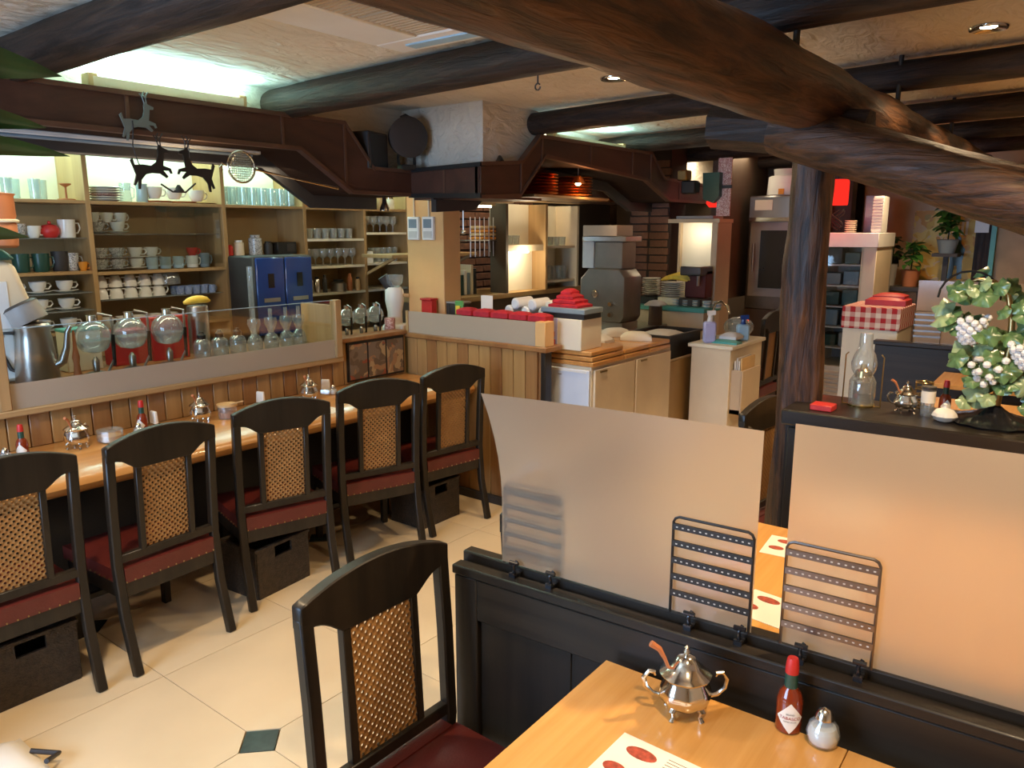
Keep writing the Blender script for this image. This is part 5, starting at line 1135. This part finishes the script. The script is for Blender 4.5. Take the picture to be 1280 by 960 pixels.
for k in range(8): MB().tube([(0.05,-0.19+k*0.055,0.0),(0.05,-0.19+k*0.055,0.30)],0.004,6).build('wire','steel',br)
stf = thing('green_bowl_box', 'white tub with green salad on the kitchen shelf', 'tub', (-4.12,4.42,1.445)); MB().tbox(0,0,0,0.12,0.14,0.14,0.17,0.06).build('tub','white',stf,0.005); MB().sphere((0,0,0.065),0.05,12,sz=0.5).build('salad','leaf',stf)
# stack of copper pans / baskets under kitchen hood
for q,(y,n) in enumerate(((4.18,7),(4.60,7))):
    for k in range(n):
        o = MB().lathe([(0.10,0),(0.155,0.014),(0.160,0.018),(0.150,0.018),(0.098,0.005),(0.0001,0.004)],24).build('basket_tray','copper',loc=(-3.05,y,1.842+k*0.019)); tag(o,'round copper tray in the %s stack under the kitchen hood' % ['duct side','lamp side'][q],'tray','copper trays, %s stack' % ['duct side','lamp side'][q])
rk = thing('tray_rack', 'dark rack shelf carrying the copper trays under the kitchen hood', 'rack', (-3.05,4.4,1.825)); MB().box(-0.18,-0.45,0,0.17,0.45,0.015).build('board','shelfwood_y',rk); 
for y in (-0.43,0.43): MB().box(-0.17,y-0.01,0.015,-0.15,y+0.01,0.24).build('hanger','iron',rk)
hl = thing('heat_lamp', 'glowing heat lamp hanging under the kitchen hood', 'lamp', (-2.93,4.52,1.93)); MB().lathe([(0.02,0.05),(0.035,0.03),(0.05,0.0)],16).build('shade','copper',hl); MB().sphere((0,0,0.004),0.020,12).build('bulb','bulb',hl); MB().tube([(0,0,0.05),(0,0,0.10)],0.004,6).build('stem','iron',hl)
point('heat_lamp_light',(-2.86,4.50,1.90),3.0,(1,0.6,0.28))
rh = thing('range_hood', 'dark brown sloping range hood over the kitchen', 'range hood', (-3.55,5.6,1.845)); MB().prism([(-0.45,0),(0.60,0),(0.60,0.03),(0.45,0.14),(-0.30,0.14),(-0.45,0.03)],YZ,-0.12,0.25).build('canopy','hoodpanel',rh,0.006); MB().box(0.25,-0.45,0,0.26,0.60,0.02).build('rim','copper',rh)
# coffee roaster / ice machine
im = thing('ice_crusher', 'tall stainless ice machine on the kitchen counter', 'machine', (-2.95,5.02,0.90)); im.scale = (0.9,0.9,0.97)
MB().prism([(-0.21,0.10),(-0.18,0.06),(0.18,0.06),(0.21,0.10),(0.21,0.40),(0.15,0.46),(-0.13,0.46),(-0.21,0.38)],XZ,-0.14,0.14).build('drum','pewter',im,0.008); k_ = MB().lathe([(0.0001,0),(0.03,0),(0.03,0.02),(0.02,0.03),(0.0001,0.03)],16).build('knob','silver',im); k_.location=(-0.06,-0.14,0.27); k_.rotation_euler=(PI/2,0,0)
for zz in (0.12,0.20): k2 = MB().lathe([(0.0001,0),(0.022,0),(0.016,0.03),(0.0001,0.03)],12).build('dial','silver',im); k2.location=(0.09,-0.14,zz); k2.rotation_euler=(PI/2,0,0)
MB().box(-0.10,-0.10,0.46,0.16,0.12,0.66).build('hopper','pewter',im,0.006); MB().box(-0.21,-0.12,0.66,0.20,0.14,0.70).build('lid','steel',im,0.004); MB().box(-0.20,-0.13,0.70,0.12,0.13,0.78).build('top_box','beige',im,0.004); MB().box(-0.20,-0.13,0,0.19,0.13,0.06).build('base','steel',im,0.004); MB().box(-0.22,-0.10,0.46,-0.11,0.10,0.66).build('side_box','lightgrey',im,0.004)
ic = thing('island_counter', 'steel kitchen counter under the ice machine', 'counter', (-2.95,5.1,0)); MB().box(-0.45,-0.42,0,0.21,0.42,0.86).build('body','beige',ic); MB().box(-0.46,-0.43,0.86,0.22,0.43,0.90).build('top','steel',ic,0.004)
tc_ = thing('teal_counter', 'kitchen counter with a teal front edge', 'counter', (-2.80,5.55,0)); MB().box(-0.34,0,0,0.36,0.30,1.0).build('body','cream',tc_); MB().box(-0.34,-0.015,1.0,0.37,0.31,1.035).build('edge_top','teal',tc_,0.004)
for k,(x,n,r,dz,m,l) in enumerate(((-2.98,9,0.075,0.016,'porcelain','tall'),(-2.79,7,0.095,0.017,'porcelain','wide'),(-2.98,4,0.08,0.014,'black','dark'))):
    if k == 2: continue
    stack('plate','cream plate in the %s stack on the teal counter' % l,'plate',(x,5.72,1.10),n,r,dz,[m],'plates in the %s stack on the teal counter' % l)
for x,l in ((-2.98,'black serving slab stack under the tall plates'),(-2.79,'cream dish box under the wide plates')): tag(MB().cbox(x,5.72,1.035,0.17,0.18,0.06).build('serving_slab','black' if x<-2.9 else 'cream_light',bevel=0.006), l, 'tray')
for k in range(4):
    a0 = k*0.05; tag(MB().tube([(-2.88+0.045*i+0.012*k,5.70+0.02*k,1.228+0.028*math.sin(i/5*PI)+0.006*k) for i in range(6)],[0.008,0.018,0.021,0.021,0.018,0.006],10).build('banana','yellow'),'banana in the bunch on the wide plate stack','fruit','banana bunch on the plates')
for k in range(5): stack('small_dish','small white dish at the teal counter edge','dish',(-2.72+k*0.085,5.66,1.035),4,0.038,0.012,['porcelain','lightblue_cup'],'small dishes on the teal counter')
rbx = thing('espresso_machine', 'dark red espresso machine on the teal counter', 'machine', (-2.60,5.73,1.035)); MB().box(-0.09,-0.10,0,0.09,0.12,0.06).build('base','charcoal',rbx,0.005); MB().box(-0.09,0.0,0.06,0.09,0.12,0.28).build('body','red_leather',rbx,0.008); MB().box(-0.09,-0.10,0.24,0.09,0.12,0.31).build('head','dark_steel',rbx,0.008); MB().tube([(0.05,-0.06,0.24),(0.05,-0.06,0.16)],0.012,8).build('nozzle','steel',rbx)
# bright cream cupboard panel
cp = thing('cream_cupboard', 'cream cupboard brightly lit inside, beside the brick pier', 'cupboard', (-2.71,5.98,1.0)); MB().box(-0.20,0.14,0,0.20,0.18,0.70).build('back_panel','cream_light',cp); MB().box(-0.22,-0.10,0.68,0.22,0.18,0.71).build('top','beige',cp); MB().box(0.16,-0.10,0,0.21,0.18,0.68).build('side','beige',cp,0.003); MB().box(-0.22,0.10,0,-0.20,0.18,0.68).build('side','beige',cp); MB().box(-0.22,-0.10,-0.96,0.22,0.18,0).build('base','beige',cp)
point('cupboard_lamp',(-2.74,5.96,1.60),1.3,(1,.9,.7),0.02)
tag(MB().box(-2.88,5.92,1.71,-2.56,6.12,1.735).build('folder_stack','grey',bevel=0.003),'grey folders lying on the cream cupboard','folders')
ptr = thing('pink_poster_roll', 'pink patterned hanging banner beside the oven', 'banner', (-2.46,5.9,1.73)); MB().box(-0.07,0,0,0.04,0.01,0.44).build('cloth','pinkprint',ptr); MB().box(-0.08,-0.005,0.21,0.05,0.015,0.235).build('rod','charcoal',ptr)
rdl = thing('red_wall_lamp', 'small red lamp behind a dark green bag near the banner', 'lamp', (-2.58,5.95,1.80)); MB().lathe([(0.03,0),(0.055,0.03),(0.04,0.09)],16).build('shade','red_lamp',rdl)
dgb = tag(MB().prism([(-0.06,0.0),(0.02,-0.03),(0.07,0.02),(0.07,0.20),(-0.07,0.20)],lambda u,v,q:(-2.56+u,q,1.86+v),5.84,5.90).build('green_bag','dark_green'),'dark green pennant bag hanging in front of the red lamp','bag')
for i,(x,y,z,sx,sz,m) in enumerate(((-2.74,5.75,2.0,0.08,0.08,'brass'),(-2.70,5.78,1.90,0.12,0.10,'black'))): tag(MB().cbox(x,y,z,sx,0.10,sz).build('wall_box',m,bevel=0.01),['small brass box hanging at the end of the kitchen hood','black box hanging at the end of the kitchen hood'][i],'box')
# oven
ov = thing('steam_oven', 'tall black and steel oven with stickers at the back of the kitchen', 'oven', (-2.44,7.10,0)); MB().box(-0.28,0,0.9,0.30,0.55,1.93).build('body','dark_steel',ov,0.008); dr_ = MB().box(-0.25,-0.03,1.02,0.28,0,1.70).build('door','grey',ov,0.006); MB().box(-0.15,-0.034,1.10,0.24,-0.03,1.62).build('window','black_gloss',dr_); MB().tube([(-0.20,-0.06,1.25),(-0.20,-0.06,1.5)],0.012,10).build('handle','steel',dr_)
pn = MB().box(-0.27,-0.03,1.72,0.29,0,1.92).build('control_panel','steel',ov,0.004); MB().box(-0.22,-0.034,1.80,-0.06,-0.03,1.89).build('notice','paper',pn); MB().box(-0.26,-0.05,1.70,0.28,-0.03,1.735).build('vent_bar','silver',ov); MB().box(-0.28,0,0,0.30,0.55,0.9).build('stand','wall_dark',ov)
ovb = thing('white_appliance', 'white rice container with orange label standing on the oven', 'appliance', (-2.47,7.35,1.93)); MB().lathe([(0.17,0),(0.18,0.01),(0.17,0.17),(0.15,0.18)],24).build('body','white',ovb); MB().lathe([(0.12,0.18),(0.13,0.24),(0.0001,0.25)],20).build('lid','lightgrey',ovb); MB().box(-0.02,-0.185,0.01,0.03,-0.17,0.06).build('sticker','orange',ovb)
# island units at the bar leg
u1 = thing('island_unit', 'cream island unit with wooden chopping boards on top', 'cabinet', (-2.25,3.64,0))
MB().box(-0.46,0,0,0.0,0.98,0.868).build('body','cream',u1,0.004)
dd = MB().box(-0.45,-0.018,0.05,-0.004,0,0.848).build('front_door','door_daylit',u1,0.003); MB().box(-0.42,-0.022,0.831,-0.02,-0.016,0.843).build('door_rail','white',dd)
for x in (-0.34,-0.20): MB().cbox(x,-0.020,0.808,0.02,0.004,0.006).build('bolt','grey',dd)
for k,(a,b_) in enumerate(((0.02,0.48),(0.50,0.96))): d_ = MB().box(0.0,a,0.05,0.014,b_,0.848).build('side_door','cream',u1,0.003); MB().box(0.014,a+0.05,0.828,0.022,a+0.12,0.838).build('handle','brass',d_)
for k,(y0,y1) in enumerate(((3.63,4.02),(4.0,4.33),(4.31,4.62))):
    t = thing('chopping_board', ['light wood chopping board stack at the front of the island','light wood chopping board in the middle of the island','light wood chopping board beside the dark bin'][k], 'chopping board', (-2.25,y0,0.868))
    for q in range(3-(k>0)): MB().box(-0.46-0.012*q+0.02,0.0,q*0.030,0.015-0.006*q,y1-y0-0.03,q*0.030+0.026).build('board','orange_y',t,0.005)
for k,(x,y,z) in enumerate(((-2.55,4.17,0.925),(-2.40,4.42,0.925),(-2.60,4.5,0.925),(-2.55,3.90,0.955))):
    o = MB().pillow(-0.10,-0.06,0,0.10,0.06,0.02,0.035,8,8)
    o = o.build('dish_cloth','towel' if k%2==0 else 'paper',loc=(x,y,z),rz=0.5*k); tag(o,['crumpled white dish cloth on the chopping boards','cream dish cloth beside the crumpled cloth','white dish cloth hanging toward the dark bin','cream paper on the chopping board stack'][k],'cloth')
u2 = thing('island_unit', 'low brown panelled island unit carrying a dark bin', 'cabinet', (-2.30,4.66,0)); MB().box(-0.40,0,0,0.0,0.62,0.76).build('body','cream',u2,0.004); MB().box(0.0,0.01,0.04,0.014,0.61,0.75).build('side_panel','brown_panel',u2,0.003); MB().box(-0.40,-0.016,0.04,-0.01,0,0.75).build('front_panel','cream',u2,0.003)
bn2 = thing('dark_bin', 'black plastic dish bin on the low island unit', 'bin', (-2.48,4.97,0.76)); 
for (a,b_,c,d) in ((-0.17,-0.25,0.17,-0.24),(-0.17,0.24,0.17,0.25),(-0.17,-0.24,-0.16,0.24),(0.16,-0.24,0.17,0.24)): MB().box(a,b_,0,c,d,0.15).build('side','black',bn2,0.003)
MB().box(-0.17,-0.25,0,0.17,0.25,0.01).build('bottom','black',bn2); rm = MB(); rm.box(-0.185,-0.265,0.15,0.185,-0.24,0.162); rm.box(-0.185,0.24,0.15,0.185,0.265,0.162); rm.box(-0.185,-0.24,0.15,-0.16,0.24,0.162); rm.box(0.16,-0.24,0.15,0.185,0.24,0.162); rm.build('rim','charcoal',bn2)
tag(MB().pillow(-0.13,-0.16,0,0.13,0.16,0.03,0.04,8,8).build('crockery_cloth','towel',loc=(-2.48,4.95,0.86)),'white cloth and crockery lying in the dark bin','cloth')
u3 = thing('island_unit', 'cream island end unit with a magazine pocket', 'cabinet', (-2.25,4.90,0)); MB().box(0.02,0,0,0.30,0.58,0.84).build('body','cream',u3,0.004); MB().box(0.0,-0.02,0.84,0.32,0.60,0.865).build('top','cream_light',u3,0.004); MB().box(0.30,0.03,0.40,0.37,0.36,0.43).build('pocket_bottom','cream',u3); MB().box(0.365,0.03,0.40,0.38,0.36,0.70).build('pocket_front','beige',u3,0.003); MB().box(0.30,0.03,0.40,0.37,0.045,0.70).build('pocket_side','beige',u3)
for k in range(4): tag(MB().box(-1.943+k*0.014,4.96,0.435,-1.933+k*0.014,5.20,0.76+0.02*(k%2)).build('magazine',['paper','lightgrey','white','cardboard'][k],bevel=0.002),'magazine standing in the pocket of the island end','magazine','magazines in the island pocket')
def spray(label, loc, m1, m2, h):
    t = thing('spray_bottle', label, 'bottle', loc, 0.6); MB().tbox(0,0,0,0.085,0.06,0.085,0.06,h*0.62).build('bottle',m1,t,0.012); MB().lathe([(0.022,h*0.62),(0.016,h*0.72),(0.016,h*0.80)],14).build('neck',m2,t); MB().bars([(-0.02,0,h*0.86),(0.035,0,h*0.88)],0.03,0.02).build('trigger',m2,t)
    return t
spray('lilac soap bottle standing on the island end', (-2.14,4.98,0.865), 'lilac', 'white', 0.235)
spray('blue detergent bottle beside the faucet on the island end', (-1.99,5.20,0.865), 'skyblue', 'blue', 0.19)
tag(MB().pillow(-0.10,-0.05,0,0.10,0.05,0.012,0.014,6,6).build('teal_cloth','teal',loc=(-2.04,5.02,0.865)),'folded teal cloth on the island end','cloth')
tag(MB().pillow(-0.06,-0.07,0,0.06,0.07,0.018,0.025,6,6).build('white_cloth','towel',loc=(-2.03,5.10,0.890)),'white cloth at the corner of the island end','cloth')
stl = thing('brown_bottle_rack', 'brown cylinder with a white cloth on top behind the dark bin', 'container', (-2.78,5.42,0.90)); MB().lathe([(0.055,0),(0.05,0.16),(0.0001,0.165)],18).build('cylinder','wall_dark',stl); MB().pillow(-0.065,-0.065,0.15,0.065,0.065,0.01,0.03,6,6).build('cloth','towel',stl)
fc = thing('bag_and_faucet', 'clear blue plastic bag of dishes at the sink', 'bag', (-2.10,5.40,0.865)); MB().sphere((0,0,0.07),0.10,14,sx=1.1,sz=0.75).build('bag','bluish',fc)
fau = thing('faucet', 'curved chrome faucet behind the island end', 'faucet', (-2.215,5.20,0.865)); MB().tube([(0,0,0),(0,0,0.20),(0.02,-0.01,0.25),(0.07,-0.03,0.27),(0.13,-0.06,0.24),(0.15,-0.07,0.19)],0.009,10).build('spout','silver',fau); MB().lathe([(0.025,0),(0.022,0.03)],14).build('base','silver',fau)
# ================================================================== FAR RIGHT
fg = thing('display_fridge', 'white glass door display fridge behind the post', 'fridge', (-2.04,7.0,0))
MB().box(-0.02,0.02,0.45,0.02,0.56,1.48).build('side','cream_light',fg); MB().box(0.34,0.02,0.45,0.46,0.56,1.48).build('side','cream',fg,0.004); MB().box(-0.02,0.0,1.48,0.47,0.6,1.60).build('header','white',fg,0.004); MB().box(-0.02,0.56,0.45,0.46,0.6,1.48).build('back','grey',fg); MB().box(-0.02,0.02,0.0,0.47,0.6,0.45).build('lower_case','cream_light',fg,0.003)
for k in range(7): MB().box(0.02,0.005,0.16+k*0.038,0.40,0.02,0.178+k*0.038).build('vent_slat','cream',fg)
for k in range(5): MB().box(0.02,0.06,0.60+k*0.18,0.34,0.55,0.612+k*0.18).build('shelf','lightgrey',fg)
MB().box(0.0,0.005,0.46,0.36,0.015,1.48).build('glass_door','glass',fg,smooth=False)
for k in range(10): tag(MB().cbox(-1.95+(k%2)*0.15,7.25,0.613+(k//2)*0.18,0.13,0.20,0.10+0.02*(k%3)).build('food_box',['dark_green','grey','bluegrey','charcoal','leaf_dark'][k%5],bevel=0.006),'dark food box inside the display fridge','box','food boxes in the display fridge')
rl2 = thing('red_lantern', 'glowing red cylindrical lamp shade hanging by the post', 'lamp', (-1.93,7.0,1.83)); MB().lathe([(0.088,0),(0.092,0.02),(0.092,0.19),(0.085,0.21)],20).build('shade','red_lamp',rl2); MB().tube([(0,0,0.2),(0,0,0.5)],0.006,8).build('cord','black',rl2)
point('red_lantern_light',(-1.93,6.85,1.80),2.5,(1,.06,.03),0.06)
stack('tea_dish','cream dish in the stack on top of the display fridge','dish',(-1.83,7.12,1.60),6,0.05,0.018,['cream_light'],'dishes stacked on the fridge')
orn = thing('wire_ornament', 'dark curled metal ornament on top of the display fridge', 'ornament', (-1.96,7.16,1.60)); 
for k in range(4): MB().tube([(0.05*math.sin(a*0.5+k),0.01*k,0.02+a*0.016) for a in range(12)],0.007,6).build('curl','iron',orn)
hf = thing('ribbed_heater', 'white ribbed fan heater standing on the display fridge', 'heater', (-1.62,7.18,1.60)); MB().box(-0.035,-0.10,0,0.045,0.10,0.30).build('case','white',hf,0.006)
for k in range(11): MB().box(-0.036,-0.108,0.02+k*0.025,0.046,-0.10,0.034+k*0.025).build('rib','lightgrey',hf)
drp = tag(MB().box(-1.80,7.42,1.6,-1.64,7.47,1.92).build('tray_set','bluegrey',bevel=0.004),'dark blue-grey tray leaning behind the ribbed heater','tray')
ck = thing('cloth_cabinet', 'white cabinet covered by a red checked cloth', 'cabinet', (-1.57,6.12,0)); MB().box(0,0,0,0.38,0.5,1.05).build('body','cream_light',ck,0.004); MB().box(-0.012,-0.012,0.90,0.392,0.52,1.065).build('checked_cloth','gingham',ck,0.006)
rcl = thing('red_cloth_fold', 'folded bright red cloth on the checked cabinet', 'cloth', (-1.33,6.42,1.065)); MB().pillow(-0.14,-0.12,0,0.14,0.12,0.04,0.03,8,8).build('cloth','red',rcl); MB().pillow(-0.10,-0.08,0.05,0.12,0.10,0.02,0.02,6,6).build('fold','red',rcl)
def plant(label, loc, n, R_, hh, lw, mat, potm, pot=(0.075,0.15), seed=1):
    t = thing('potted_plant', label, 'plant', loc); random.seed(seed)
    MB().lathe([(pot[0]*0.7,0),(pot[0],pot[1]),(pot[0]*1.08,pot[1]),(pot[0]*0.9,pot[1]*0.95),(0.0001,pot[1]*0.92)],18).build('pot',potm,t); MB().tube([(0,0,pot[1]*0.8),(0.01,0,pot[1]+hh*0.8)],0.006,6).build('stem','leaf_dark',t)
    src = broad_leaf(1,lw,0.4).build('leaf',mat,t); 
    for k in range(n):
        L = R_*random.uniform(0.7,1.2); p = (random.gauss(0,0.015),random.gauss(0,0.015),pot[1]+hh*random.uniform(0.1,0.95)); r_ = (random.uniform(-0.2,0.9),random.uniform(-0.5,0.5),random.uniform(0,2*PI))
        if k == 0: src.location = p; src.rotation_euler = r_; src.scale = (L,)*3
        else: inst(src,t,p,r_,(L,)*3)
    return t
plant('leafy plant in a terracotta pot beside the fridge', (-1.46,7.82,1.12), 26, 0.12, 0.22, 0.32, 'leaf', 'terracotta', (0.085,0.15), 3)
plant('dark leafy plant in a grey vase against the fridge', (-1.63,7.84,1.12), 22, 0.11, 0.24, 0.32, 'leaf_dark', 'grey', (0.055,0.20), 5)
pst = thing('plant_stand', 'dark stand carrying the potted plants', 'stand', (-1.53,7.82,0)); MB().box(-0.20,-0.14,1.08,0.20,0.16,1.12).build('board','charcoal',pst,0.003)
for sx in (-0.17,0.17):
    for sy in (-0.10,0.12): MB().cbox(sx,sy,0,0.03,0.03,1.08).build('leg','charcoal',pst)
plant('bushy plant hanging in front of the yellow poster', (-1.20,7.9,1.42), 40, 0.14, 0.35, 0.32, 'leaf', 'bluegrey', (0.09,0.12), 9)
hk = tag(MB().box(-1.30,7.8,1.39,-1.10,8.0,1.42).build('wall_shelf','charcoal'),'dark shelf carrying the bushy plant','shelf')
tag(MB().box(-1.22,7.88,0,-1.18,7.92,1.39).build('shelf_support','charcoal'),'dark upright carrying the small plant shelf','stand')
po = thing('yellow_poster', 'yellow poster with a dark standing figure on the far wall', 'poster', (-1.28,8.195,1.08)); MB().box(-0.26,-0.012,0,0.26,0,0.72).build('sheet','poster',po); 
fg_ = MB(); fg_.prism([(0.06,0.0),(0.10,0.0),(0.11,0.12),(0.13,0.12),(0.14,0.0),(0.18,0.0),(0.17,0.16),(0.185,0.27),(0.15,0.32),(0.145,0.37),(0.12,0.40),(0.095,0.37),(0.09,0.32),(0.055,0.27),(0.07,0.16)],lambda u,v,q:(u,q,v+0.10),-0.014,-0.012); fg_.build('figure_print','dark_green',po,smooth=False)
pl_ = MB()
for k in range(5): pl_.box(0.03+k*0.035,-0.014,0.50,0.05+k*0.035,-0.012,0.62)
pl_.build('poster_lettering','cream_light',po)
tag(MB().box(-1.03,8.12,1.60,-0.92,8.135,1.72).build('paper_sign','white'),'white paper notice on the door frame','notice')
# pale bag in the left corner of the floor
pb = thing('canvas_bag', 'pale canvas bag on the floor by the first bar chair', 'bag', (-2.44,0.66,0)); MB().pillow(-0.16,-0.12,0,0.10,0.12,0.02,0.05,8,8).build('bag','paper',pb); MB().tube([(-0.02,0.10,0.05),(0.03,0.16,0.03),(0.07,0.11,0.05)],0.008,8).build('strap','charcoal',pb)
